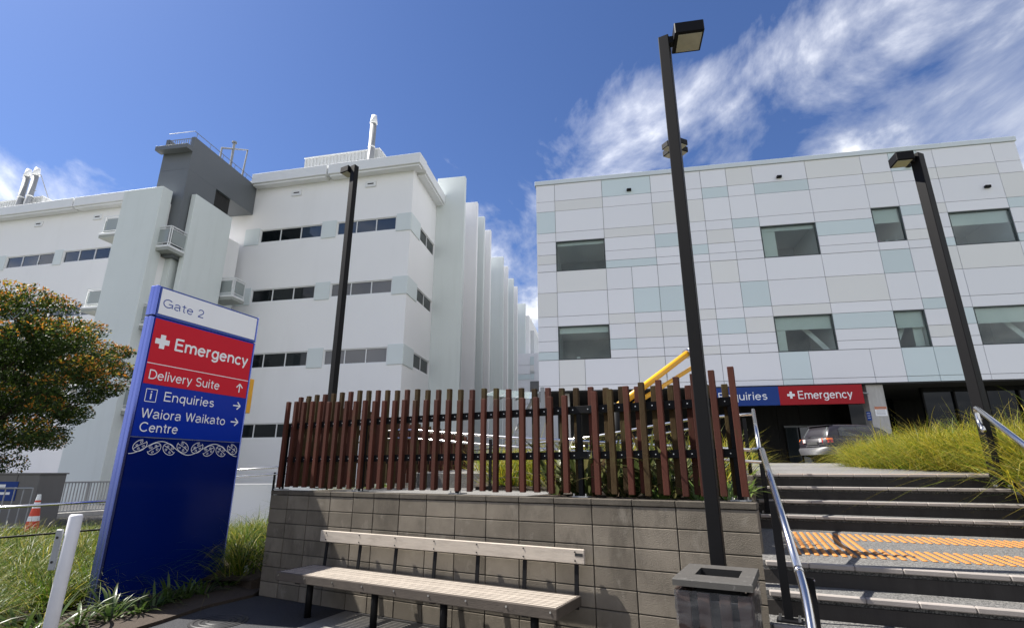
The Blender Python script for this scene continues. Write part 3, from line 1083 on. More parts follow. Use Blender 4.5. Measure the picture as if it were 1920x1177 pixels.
# scroll border of curling leaf motifs below the lettering
pm = MB()
th = np.linspace(0, 1, 40)
for (ua, ub, ph) in ((.06, .9, 0), (.9, 1.74, 0)):
    pass
ts = np.linspace(.06, 1.74, 120)
ribbon(TF, [(u, 1.895 + .085 * math.sin((u - .06) / 1.68 * 4 * math.pi - math.pi / 2)) for u in ts], .0085, fv, pm)


def koru(cu, cz, rx, rz, flip, tilt):
    def tr(a, b):
        a *= flip
        x = a * math.cos(tilt) - b * math.sin(tilt)
        y = a * math.sin(tilt) + b * math.cos(tilt)
        return cu + x, cz + y
    o_ = [tr(rx * math.cos(t), rz * math.sin(t)) for t in np.linspace(.9, 2 * math.pi + .25, 34)]
    ribbon(TF, o_, .0075, fv - .0004, pm)
    ribbon(TF, [tr(-rx + 2 * rx * t, .12 * rz * math.sin(t * 3.1)) for t in np.linspace(.04, .96, 9)], .007, fv - .0002, pm)
    for (a, b, r, s0) in ((.35, .48, .26, 0), (.42, -.4, .22, 2.), (-.4, .36, .22, 4.), (-.3, -.45, .24, 1.)):
        sp_ = [tr(a * rx + rx * r * (1 - t * .75) * math.cos(s0 + t * 7.5), b * rz + rz * r * (1 - t * .75) * math.sin(s0 + t * 7.5)) for t in np.linspace(0, 1, 18)]
        ribbon(TF, sp_, .005, fv - .0006, pm)


for base in (.06, .90):
    for du, dz, fl, ti in ((.13, .02, 1, .5), (.33, -.015, -1, .55), (.54, -.015, 1, -.55), (.74, .02, -1, -.5)):
        koru(base + du, 1.895 + dz, .096, .068, fl, ti)
pm.build('scroll_border', 'white_print', tot)
MB().box(TF, 1.802, 1.90, .02, .20, 2.5, 3.06, .004).build('orange_fin', 'yellow', tot)


# ================================================================== RIGHT HOSPITAL BUILDING (panel clad)
RF = Frame(1.3445, 26.0, 100.3)
rb = thing('panel_clad_hospital', 'hospital building clad in white, blue green and stone coloured panels', 'building', RF.p(11.5, 5, 1.85))
Ks = [1.04 + i * 1.293 for i in range(15)]
colx = {'c': 0.0, 's': 19.82, 'e': 22.4, 'z': 23.45}
cb = lambda k: Ks[k] if isinstance(k, int) else colx[k]
zrow = {'R1': (15.85, 16.89), 'R2': (15.23, 15.85), 'R3': (13.94, 15.23), 'R4': (13.41, 13.94), 'R5': (12.66, 13.41), 'R6': (12.12, 12.66),
        'R7': (11.69, 12.12), 'S1': (10.51, 11.69), 'S2': (9.2, 10.51), 'S3': (8.67, 9.2), 'S4': (7.9, 8.67), 'S5': (7.35, 7.9),
        'S6': (6.92, 7.35), 'T': (5.62, 6.92), 'U': (5.36, 5.62)}
U2 = [('c', 0), (0, 2), (2, 4), (4, 5), (5, 6), (6, 7), (7, 8), (8, 10), (10, 12), (12, 13), (13, 14), (14, 's'), ('s', 'e'), ('e', 'z')]
L2 = [('c', 0), (0, 2), (2, 3), (3, 4), (4, 5), (5, 6), (6, 7), (7, 8), (8, 10), (10, 12), (12, 13), (13, 14), (14, 's'), ('s', 'e'), ('e', 'z')]
T2 = [('c', 0), (0, 1), (1, 3), (3, 4), (4, 6), (6, 8), (8, 9), (9, 11), (11, 12), (12, 13), (13, 14), (14, 's'), ('s', 'e'), ('e', 'z')]
code = {'R1': 'WWBWWWGWGWBWWW', 'R2': 'WGWWWBWBWGWGGW', 'R3': 'BWWGGWWWWWWWWG', 'R4': 'WWGWWWBWW.BGWB', 'R5': 'W.WBWGW.B.WW.W',
        'R6': 'G.WWBWW.W.GW.W', 'R7': 'W.BWWWW.WWWB.B', 'S1': 'WGWWWWGWWWBWGGW', 'S2': 'GWWBBWWBWGWWWWW', 'S3': 'WWGWWGWWGWWBWWW',
        'S4': 'W.WGGWBG.B.WB.W', 'S5': 'W.BWWWWW.W.GW.W', 'S6': 'B.WWWGWW.W.WW.W', 'T': 'WGWGWWBWWBBWWW', 'U': 'WGWGWWBWWBBWWW'}
holes = [(Ks[0], Ks[2], 11.69, 13.41), (Ks[8], Ks[10], 11.69, 13.41), (Ks[12], Ks[13], 12.12, 13.94), (19.82, 22.4, 11.69, 13.41),
         (Ks[0], Ks[2], 6.92, 8.67), (Ks[8], Ks[10], 6.92, 8.67), (Ks[12], Ks[13], 6.92, 8.67), (19.82, 22.4, 6.92, 8.67)]
shell = MB()
facade(shell, RF, 0.01, 23.44, 5.38, 16.88, holes, .055, .12)
shell.box(RF, .01, .25, .06, 16, 5.38, 16.88)
shell.box(RF, 23.2, 23.44, .06, 16, 5.38, 16.88)
shell.box(RF, .25, 23.2, 15.8, 16, 5.38, 16.88)
shell.box(RF, .01, 23.44, .06, 16, 16.6, 16.885)
shell.build('shell', 'joint', rb)
for rw, cs in code.items():
    seg = U2 if rw[0] == 'R' else (L2 if rw[0] == 'S' else T2)
    z0, z1 = zrow[rw]
    for (a, b), c in zip(seg, cs):
        if c == '.':
            continue
        g = .011
        jz = .018 if rw in ('R7', 'S6') else .011
        MB().box(RF, cb(a) + g, cb(b) - g, random.uniform(-.002, .002), .05, z0 + jz, z1 - g).build('cladding_panel', {'W': 'panel_w', 'B': 'panel_b', 'G': 'panel_g'}[c], rb)
MB().box(RF, -.06, 23.5, -.06, .5, 16.90, 17.15, .01).build('parapet_flashing', 'cap_metal', rb)
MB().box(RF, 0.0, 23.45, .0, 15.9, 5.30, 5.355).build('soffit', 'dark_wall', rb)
blinds = [.12, .14, .42, .38, .2, .38, .45, .42]
for i, (a, b, c, d) in enumerate(holes):
    w = MB()
    for q0 in ((a, b, c, c + .05), (a, b, d - .05, d), (a, a + .05, c + .05, d - .05), (b - .05, b, c + .05, d - .05)):
        w.box(RF, q0[0] + .004, q0[1] - .004, .015, .13, q0[2] + .004, q0[3] - .004)
    wn = w.build('window', 'win_frame', rb)
    MB().box(RF, a + .05, b - .05, .085, .095, c + .05, d - .05).build('pane', 'room_glass', wn)
    rm = MB()
    rm.quad(RF.p(a, .17, c), RF.p(a, .17, d), RF.p(a, 3.2, d), RF.p(a, 3.2, c))
    rm.quad(RF.p(b, .17, c), RF.p(b, .17, d), RF.p(b, 3.2, d), RF.p(b, 3.2, c))
    rm.quad(RF.p(a, .17, c), RF.p(b, .17, c), RF.p(b, 3.2, c), RF.p(a, 3.2, c))
    rm.quad(RF.p(a, .17, d), RF.p(b, .17, d), RF.p(b, 3.2, d), RF.p(a, 3.2, d))
    rm.build('room_lining', 'room', wn)
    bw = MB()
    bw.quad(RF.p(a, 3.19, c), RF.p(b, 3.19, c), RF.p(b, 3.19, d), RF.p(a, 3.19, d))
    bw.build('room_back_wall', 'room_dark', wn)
    MB().box(RF, a + .06, b - .06, .2, .215, d - (d - c) * blinds[i], d - .04).build('blind', 'blind', wn)
    if i == 1:
        MB().box(RF, a + .06, a + .72, .24, .26, c + .02, d - .15).build('curtain', 'blind', wn)
    if i in (5, 7):
        MB().bar(RF.p(b - .1, .7, c + .05), RF.p(a + 1.1, .7, d + .0), .05, .22, up=(0, 0, 1)).build('brace', 'brace', wn)
    if i == 6:
        MB().bar(RF.p(a + .1, .7, c + .1), RF.p(a + .9, .7, d), .05, .2).build('brace', 'brace', wn)
        MB().box(RF, a + .85, b - .06, .4, .42, c + .02, d - .7).build('curtain', 'blind', wn)
    if i == 5:
        MB().box(RF, a + .06, a + .5, .24, .26, c + .02, d - .5).build('curtain', 'blind', wn)
    if i in (1, 3):
        for du in ((.95, 1.65) if i == 1 else (1.1,)):
            MB().box(RF, a + du, a + du + .5, .5, .56, c - .2, c + .2, .05).build('chair_back', 'chair_teal', wn)
    if i == 2:
        for du, m in ((.2, 'pink'), (.55, 'brace'), (.95, 'panel_g')):
            MB().tube([RF.p(a + du, .3, c + .05), RF.p(a + du, .3, c + .14), RF.p(a + du, .3, c + .2)], [.05, .08, .03], 8).build('ornament', m, wn)
    if i == 4:
        MB().box(RF, a + .9, a + 1.05, .3, .4, c + .05, c + .2).build('desk_item', 'brace', wn)
        MB().box(RF, a + 1.2, a + 1.5, .3, .45, c + .05, c + .09).build('desk_item', 'brace', wn)
        MB().box(RF, a + .2, a + .65, .3, .5, c + .05, c + .09).build('desk_item', 'brace', wn)
# small downlights fixed to the cladding
for u, z in ((4.95, 16.05), (12.52, 16.02), (18.5, 15.98), (21.6, 14.5)):
    MB().box(RF, u, u + .24, -.14, -.004, z, z + .12, .01).build('wall_light', 'lamp_black', rb)
# ground floor: columns, recessed lobby, doors, glazing
for u in (.15, 1.15, 7.6):
    MB().box(RF, u, u + .32, .5, .85, 1.7, 5.30, .01).build('column', 'conc_col', rb)
MB().box(RF, 14.85, 15.55, .12, .75, 1.7, 5.30, .015).build('column', 'conc_col', rb)
lw = MB()
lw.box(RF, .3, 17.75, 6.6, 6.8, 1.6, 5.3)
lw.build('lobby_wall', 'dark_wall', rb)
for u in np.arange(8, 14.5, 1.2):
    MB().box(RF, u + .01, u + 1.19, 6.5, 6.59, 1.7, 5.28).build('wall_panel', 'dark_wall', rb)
for u0, u1 in ((13.1, 13.75), (13.85, 15.1)):
    MB().box(RF, u0, u1, 6.35, 6.4, 1.8, 3.9).build('door', 'door_glass', rb)
    MB().box(RF, u0 - .05, u1 + .05, 6.3, 6.345, 3.9, 4.0).build('door_head', 'galv', rb)
    MB().box(RF, u0 - .05, u0 - .005, 6.3, 6.34, 1.8, 3.9).build('door_jamb', 'lamp_black', rb)
u = 17.8
while u < 23.3:
    MB().box(RF, u + .04, u + 1.26, 1.6, 1.63, 1.7, 5.1).build('pane', 'lobby_glass', rb)
    MB().box(RF, u - .035, u + .035, 1.5, 1.66, 1.7, 5.28).build('mullion', 'lamp_black', rb)
    u += 1.3
MB().box(RF, 17.76, 23.4, 1.5, 1.66, 5.1, 5.3).build('transom', 'lamp_black', rb)
MB().box(RF, 15.6, 17.7, 4.0, 4.03, 1.7, 5.1).build('pane', 'lobby_glass', rb)
MB().box(RF, 15.6, 23.4, 6.6, 6.8, 1.6, 5.3).build('lobby_wall', 'dark_wall', rb)

es = thing('fascia_sign', 'red and blue fascia sign reading Enquiries and Emergency under the panel clad building', 'sign', RF.p(11, -.2, 4.44))
MB().box(RF, 7.35, 11.075, -.16, -.02, 4.44, 5.29, .004).build('blue_board', 'blue_sign', es)
MB().box(RF, 11.08, 14.57, -.16, -.02, 4.44, 5.29, .004).build('red_board', 'red_sign', es)
lettering(RF, 'Enquiries', 8.42, 10.56, 4.70, .355, -.1635, 'white_print', es, .12)
lettering(RF, 'Emergency', 11.86, 14.12, 4.70, .36, -.1635, 'white_print', es, .125)
cr = MB()
cr.box(RF, 11.42, 11.74, -.164, -.1625, 4.83, 4.935)
cr.box(RF, 11.53, 11.63, -.1665, -.165, 4.725, 5.04)
cr.build('cross', 'white_print', es)
lettering(RF, 'i', 7.98, 8.05, 4.70, .36, -.1635, 'white_print', es, .14)
MB().tube([RF.p(14.57, -.08, 4.92), RF.p(14.85, .0, 4.9)], .03, 8).build('bracket', 'galv', es)
nb = thing('attention_notice', 'white notice with orange heading fixed to the concrete column', 'notice', RF.p(15.27, .1, 3.9))
MB().box(RF, 15.03, 15.5, .10, .115, 3.9, 4.31).build('board', 'white_print', nb)
MB().box(RF, 15.03, 15.5, .094, .0985, 4.2, 4.31).build('heading', 'orange_print', nb)
lettering(RF, 'ATTENTION', 15.06, 15.47, 4.225, .055, .092, 'grey_print', nb, .2)
for j in range(4):
    MB().box(RF, 15.08, 15.44, .096, .099, 4.14 - j * .055, 4.155 - j * .055).build('text_line', 'grey_print', nb)
nb2 = thing('blue_notice', 'small blue notice on the left of the concrete column', 'notice', RF.p(14.8, .1, 3.75))
MB().box(RF, 14.66, 14.84, .10, .115, 3.72, 4.1).build('board', 'blue_sign', nb2)
for j in range(3):
    MB().box(RF, 14.69, 14.80, .096, .099, 4.02 - j * .1, 4.035 - j * .1).build('text_line', 'white_print', nb2)

# ================================================================== LEFT HOSPITAL BLOCK (white render)
CX, CY = -6.0039, 28.0
LF = Frame(CX, CY, 102.2)
SD = Frame(CX, CY, 9.6)                           # side: u = depth, v = to the left
lb = thing('white_hospital_block', 'white rendered hospital block with strip windows and a row of tall fins', 'building', LF.p(-12, 6, .1))
rowsz = [(15.31, 16.18), (11.34, 12.17), (7.28, 8.16), (3.3, 4.12)]
wins = [(-10.17, -5.86), (-4.82, -.93)]
winsL = [(-30.8, -26.5), (-25.72, -21.72), (-36.1, -31.8)]
holes, kinds = [], []
for r, (z0, z1) in enumerate(rowsz):
    for a, b in wins + winsL:
        holes.append((a, b, z0, z1))
shell = MB()
facade(shell, LF, -58, 0, -.2, 19.9, holes, 0, .16)
sh = []
for z0, z1 in rowsz:
    sh.append((1.62, 4.5, z0 + .02, z1 + .02))
facade(shell, SD, 0, 48, -.2, 19.9, sh, 0, .16)
shell.quad(LF.p(-58, 0, 19.9), LF.p(0, 0, 19.9), SD.p(48, 0, 19.9), SD.p(48, 56, 19.9))
shell.build('wall', 'white_wall', lb)


def strip_window(fr, a, b, z0, z1, n, mats, parent, v=0.):
    w = MB()
    t = .055
    w.box(fr, a + .003, b - .003, v + .05, v + .14, z0 + .003, z0 + t)
    w.box(fr, a + .003, b - .003, v + .05, v + .14, z1 - t, z1 - .003)
    for i in range(n + 1):
        x = a + (b - a) * i / n
        x = min(max(x, a + t / 2 + .003), b - t / 2 - .003)
        w.box(fr, x - t / 2, x + t / 2, v + .051, v + .139, z0 + t, z1 - t)
    wn = w.build('window', 'white_metal', parent)
    for i in range(n):
        x0, x1 = a + (b - a) * i / n, a + (b - a) * (i + 1) / n
        MB().box(fr, x0 + t / 2, x1 - t / 2, v + .09, v + .1, z0 + t, z1 - t).build('pane', mats[i % len(mats)], wn)
    return wn


D_, G_, B_g = 'pane_dark', 'pane_grey', 'pane_blue'
pm_ = {(0, 0): [D_, D_, B_g], (0, 1): [B_g, B_g, B_g], (1, 0): [D_], (1, 1): [G_], (2, 0): [D_], (2, 1): [G_], (3, 0): [D_], (3, 1): [D_]}
for r, (z0, z1) in enumerate(rowsz):
    for c, (a, b) in enumerate(wins + winsL):
        strip_window(LF, a, b, z0, z1, 3, pm_.get((r, c), [B_g]), lb)
    strip_window(SD, 1.62, 4.5, z0 + .02, z1 + .02, 2, [D_], lb)
    e = .13
    for a, b in ((-11.25, -10.2), (-5.83, -4.85), (-.9, .03), (-26.47, -25.75), (-31.77, -30.83), (-21.69, -20.9)):
        MB().box(LF, a, b, -.05, -.002, z0 - e, z1 + e, .008).build('trim_plate', 'trim_plate', lb)
    MB().box(SD, -.02, 1.58, -.05, -.002, z0 - e, z1 + e, .008).build('trim_plate', 'trim_plate', lb)
# eaves boxes
for a, b in ((-10.95, -5.6), (-5.5, .62), (-25.2, -15.2), (-35.2, -25.3), (-45.2, -35.3)):
    MB().box(LF, a, b, -.6, .5, 19.28, 19.97, .02).build('eaves_box', 'white_metal', lb)
    MB().box(LF, a + .1, b - .1, -.5, -.01, 19.15, 19.275).build('eaves_gutter', 'white_metal', lb)
MB().box(SD, .55, 6.4, -.6, .5, 19.29, 19.96, .02).build('eaves_box', 'white_metal', lb)
MB().box(SD, .6, 6.2, -.5, -.01, 19.15, 19.28).build('eaves_gutter', 'white_metal', lb)
for u in (-7.92, -2.79, -28.7, -23.5, -33.6):
    MB().box(LF, u - .36, u + .36, -.07, -.002, 18.36, 18.74, .01).build('vent', 'white_metal', lb)
    MB().box(LF, u - .2, u + .2, -.075, -.072, 18.52, 18.6).build('vent_slot', 'lamp_black', lb)
# tall fins down the side
for i, (d, w) in enumerate(((4.57, 2.0), (8.27, 2.0), (10.69, 2.0), (13.2, 2.0), (19.1, 2.0), (21.6, 2.0), (25.1, 2.0), (27.7, 2.0), (34, 2.), (40, 2.))):
    MB().box(SD, d, d + .34, -w, -.001, .5, 21.33, .012).build('fin', 'grey_green' if i % 2 == 0 else 'white_wall', lb)
    MB().box(SD, d + .36, d + 1.5, -w + .55, -.001, .5, 20.9).build('fin_infill', 'white_wall', lb)
# stair tower: dark grey upper box and slim shaft
tb = LF.p(-10.93, 0, 0)
TW = Frame(tb[0], tb[1], 9.6)
tower = MB()
tower.box(TW, -5.5, -3.36, 0, 1.80, 12.2, 17.32)
tower.build('stair_shaft', 'tower', lb)
tp = MB()
tp.box(TW, -5.5, -.05, .0, .2, 17.325, 19.34)
tp.box(TW, -5.5, -.05, 1.6, 1.8, 17.325, 19.34)
tp.box(TW, -5.5, -.05, .2, 1.6, 17.33, 17.6)
tp.box(TW, -5.5, -5.3, .2, 1.6, 17.6, 18.6)
tp.build('stair_head', 'tower', lb)
MB().box(TW, -3.355, -2.0, .15, 1.7, 15.6, 17.32).build('stair_void', 'dark_wall', lb)  # solid dark block: the opening's shade is in its colour
MB().box(TW, -5.2, -.3, .25, 1.7, 0, 12.19).build('stair_wall', 'grey_green', lb)
MB().box(TW, -5.95, -5.505, -.05, 1.95, 18.38, 18.64, .01).build('ledge', 'tower', lb)
rl = MB()
for i in range(11):
    v = .15 + i * .14
    rl.tube([TW.p(-5.45, v, 18.64), TW.p(-5.45, v, 19.3)], .018, 5)
rl.tube([TW.p(-5.45, .1, 19.3), TW.p(-5.45, 1.65, 19.3)], .022, 5)
rl.build('guard_rail', 'galv', lb)
rl = MB()
rl.tube([TW.p(-5.6, 1.6, 19.62), TW.p(-5.6, -.02, 19.62), TW.p(-.2, -.02, 19.62)], .02, 5)
for d in np.arange(-5.4, -.2, 1.05):
    rl.tube([TW.p(d, 0, 19.34), TW.p(d, -.02, 19.62)], .015, 5)
rl.build('roof_rail', 'galv', lb)
rl = MB()
rl.tube([TW.p(-3.4, .1, 19.3), TW.p(-3.4, .1, 20.05), TW.p(-1.3, .1, 21.3), TW.p(-1.4, .1, 19.4)], .06, 6)
rl.tube([TW.p(-2.5, .1, 19.4), TW.p(-2.5, .1, 21.0)], .075, 8)
rl.tube([TW.p(-2.5, .1, 21.0), TW.p(-2.5, .1, 21.08)], .15, 8)
rl.build('roof_pipes', 'galv', lb)
bb = LF.p(-10.6, 0, 0)
BL = Frame(bb[0], bb[1], 9.6)
MB().box(BL, -5.0, -2.1, 0, .3, 0, 16.02, .015).build('blade_wall', 'grey_green', lb)
pf = np.array([CX, CY, 0]) + SD.u * -6.3
BF2 = Frame(pf[0], pf[1], 102.2)
MB().box(BF2, -13.93, -11.47, 0, .62, 0, 15.86, .015).build('blade_wall', 'grey_green', lb)
MB().box(BF2, -13.6, -11.6, .7, 6, 0, 15.2).build('landing_core', 'white_wall', lb)


def balcony(fr, u0, u1, v0, v1, z, sides, parent, h=1.1):
    """slab with glazed rails; sides: list of 'f' (front v0), 'r' (right u1), 'l' (left u0)"""
    sl = MB().box(fr, u0, u1, v0, v1, z - .22, z - .06).build('balcony', 'soffit_grey', parent)
    MB().box(fr, u0 - .02, u1 + .02, v0 - .02, v1, z - .058, z + .06, .01).build('slab_edge', 'white_metal', sl)
    for sname in sides:
        if sname == 'f':
            a, b = fr.p(u0 + .05, v0 + .04, 0), fr.p(u1 - .05, v0 + .04, 0)
        elif sname == 'r':
            a, b = fr.p(u1 - .04, v0 + .06, 0), fr.p(u1 - .04, v1, 0)
        else:
            a, b = fr.p(u0 + .04, v0 + .06, 0), fr.p(u0 + .04, v1, 0)
        up = np.array([0, 0, 1.])
        rr_ = MB()
        rr_.bar(a + up * (z + h), b + up * (z + h), .06, .05)
        rr_.bar(a + up * (z + .2), b + up * (z + .2), .035, .03)
        rr_.bar(a + up * (z + h - .12), b + up * (z + h - .12), .035, .03)
        for t in (.04, .96):
            c = a + (b - a) * t
            rr_.bar(c + up * (z + .05), c + up * (z + h), .04, .04, up=(b - a) / np.linalg.norm(b - a))
        rr_.build('balustrade', 'white_metal', sl)
        g = MB()
        n_ = np.cross((b - a) / np.linalg.norm(b - a), up) * .008
        a2, b2 = a + (b - a) * .1, a + (b - a) * .9
        g.add([q + up * zz_ + s_ * n_ for s_ in (-1, 1) for q, zz_ in ((a2, z + .24), (b2, z + .24), (b2, z + h - .16), (a2, z + h - .16))],
              [(0, 1, 2, 3), (7, 6, 5, 4), (0, 4, 5, 1), (1, 5, 6, 2), (2, 6, 7, 3), (3, 7, 4, 0)])
        g.build('glass_panel', 'balc_glass', sl)


pf = np.array([CX, CY, 0]) + SD.u * -6.0
FB = Frame(pf[0], pf[1], 102.2)
for z in (12.55, 8.4, 4.3):
    balcony(FB, -12.0, -10.72, 0, 1.2, z, 'fr', lb)
pf = np.array([CX, CY, 0]) + SD.u * -4.5
FB = Frame(pf[0], pf[1], 102.2)
for z in (14.5, 10.1, 5.8):
    balcony(FB, -17.25, -14.6, 0, 1.2, z, 'fl', lb)
rbx = LF.p(-9.9, 0, 0)
FR_ = Frame(rbx[0], rbx[1], 9.6)
for z in (11.0, 7.0):
    f2 = Frame(*FR_.p(-1.95, .9, 0)[:2], 99.6)
    balcony(f2, -.5, .95, 0, 1.0, z + .15, 'rf', lb)
# roof plant rooms (ribbed sheet) and flues
for nm, a, b, c, d, zt in (('plant_room', -12.1, -5.7, 6., 11., 25.55), ('plant_room', -46., -38.5, 6., 11., 25.3)):
    pr_ = MB().box(LF, a, b, c, d, 19.9, zt - .08).build(nm, 'plant_room', lb)
    rb_ = MB()
    x = a
    while x < b:
        rb_.box(LF, x, x + .12, c - .05, c - .002, 19.9, zt - .1)
        x += .3
    x = c
    while x < d:
        rb_.box(LF, b + .002, b + .05, x, x + .12, 19.9, zt - .1)
        x += .3
    rb_.build('ribs', 'plant_room', pr_, kind='stuff')
    MB().box(LF, a - .06, b + .06, c - .08, d + .06, zt - .078, zt).build('flashing', 'white_metal', pr_)
for u, zt in ((-6.1, 28.2), (-40.3, 27.95), (-39.3, 27.95)):
    f = MB().tube([LF.p(u, 5.5, 19.9), LF.p(u, 5.5, zt - .75)], .24, 14).build('flue', 'galv', lb, smooth=True)
    MB().tube([LF.p(u, 5.5, zt - .76), LF.p(u, 5.5, zt - .7), LF.p(u, 5.5, zt)], [.25, .3, .2], 14).build('flue_cap', 'white_metal', f, smooth=True)
    MB().tube([LF.p(u, 5.5, zt - 2.9), LF.p(u, 5.5, zt - 2.8)], .275, 14).build('flue_band', 'white_metal', f)
fm = MB()
fm.tube([LF.p(-40.9, 5.5, 27.2), LF.p(-38.7, 5.5, 27.2), LF.p(-38.8, 6.8, 25.2)], .035, 5)
fm.tube([LF.p(-40.9, 5.5, 25.6), LF.p(-38.7, 5.5, 25.6)], .03, 5)
fm.build('flue_brace', 'galv', lb)

# ---- far block seen in the gap
ff = Frame(0.2, 60, 100)
fb_ = thing('far_white_block', 'distant white panel clad block in the gap between the two buildings', 'building', ff.p(2, 0, 1.8))
MB().box(ff, 0, 6, 0, 10, 0, 14.7).build('lower_wall', 'panel_w', fb_)
MB().box(ff, -1.0, 1.45, 3, 12, 14.7, 20.2).build('upper_wall', 'white_wall', fb_)
MB().box(ff, 1.46, 1.9, 4, 12, 14.7, 18.5).build('upper_side', 'plant_room', fb_)
for j, z in enumerate((13.3, 12.25, 11.6, 10.2, 8.8, 7.4)):
    MB().box(ff, .02, 1.9, -.06, -.01, z + .03, z + (.6 if j in (2,) else .95)).build('cladding_panel', 'panel_b' if j == 2 else 'panel_w', fb_)
    MB().box(ff, 1.95, 2.4, -.06, -.01, z + .03, z + 1.0).build('cladding_panel', 'panel_g' if j % 2 else 'panel_b', fb_)
MB().box(ff, 1.93, 5, -.08, -.02, 9, 11.4).build('window', 'pane_grey', fb_)
# ---- glass canopy between the buildings
cn = thing('glass_canopy', 'sloping green glass canopy between the two hospital buildings', 'canopy', (0, 20, 1.8))
cf = Frame(-1.1, 20, 100)
for i in range(3):
    g = MB()
    u0 = i * .62
    P = [cf.p(u0 + .02, 0, 4.35 - i * .06), cf.p(u0 + .6, 0, 4.30 - i * .06), cf.p(u0 + .6, 2.6, 4.9 - i * .06), cf.p(u0 + .02, 2.6, 4.95 - i * .06)]
    P2 = [q - np.array([0, 0, .02]) for q in P]
    g.add(P + P2, [(0, 1, 2, 3), (7, 6, 5, 4), (0, 4, 5, 1), (1, 5, 6, 2), (2, 6, 7, 3), (3, 7, 4, 0)])
    g.build('glass_panel', 'canopy_glass', cn)
    MB().bar(cf.p(u0, 0, 4.29 - i * .06), cf.p(u0, 2.6, 4.88 - i * .06), .06, .12).build('rafter', 'galv', cn)
for u in (.05, 1.8):
    MB().box(cf, u, u + .08, 2.4, 2.5, 1.7, 4.8).build('post', 'galv', cn)
MB().bar(cf.p(1.9, .1, 4.15), cf.p(.9, 2.2, 3.2), .08, .1).build('brace', 'galv', cn)
MB().box(cf, 2.2, 2.35, 0, .1, 1.7, 4.6).build('downpipe', 'galv', cn)

# ================================================================== YELLOW BOOM
by = thing('yellow_boom', 'pair of slanted yellow poles with a silver end rising behind the fence', 'boom', (2.4, 12.2, 1.7))
d = np.array([2.14, 1.5, 1.5])
e = np.array([4.80, 14., 4.66])
MB().tube([e - d * 1.12, e - d * .01], .085, 14).build('upper_arm', 'yellow', by, smooth=True)
MB().tube([e - d * .012, e + d * .02], .125, 16).build('end_flange', 'bolt', by)
MB().tube([e + d * .02, e + d * .06], .10, 14).build('end_cap', 'white_metal', by, smooth=True)
e2 = np.array([4.90, 14., 4.27])
d2 = np.array([2.1, 1.5, 1.23])
MB().tube([e2 - d2 * 1.12, e2], .055, 12).build('lower_arm', 'yellow', by, smooth=True)
MB().tube([e - d * .35 - np.array([0, 0, .08]), e - d * .35 - np.array([0, 0, .36])], .008, 5).build('chain', 'galv', by)
MB().tube([e - d * 1.1 + np.array([0, 0, .1]), np.array([e[0] - d[0] * 1.1, e[1] - d[1] * 1.1, 1.5])], .12, 14).build('stand', 'black_steel', by, smooth=True)


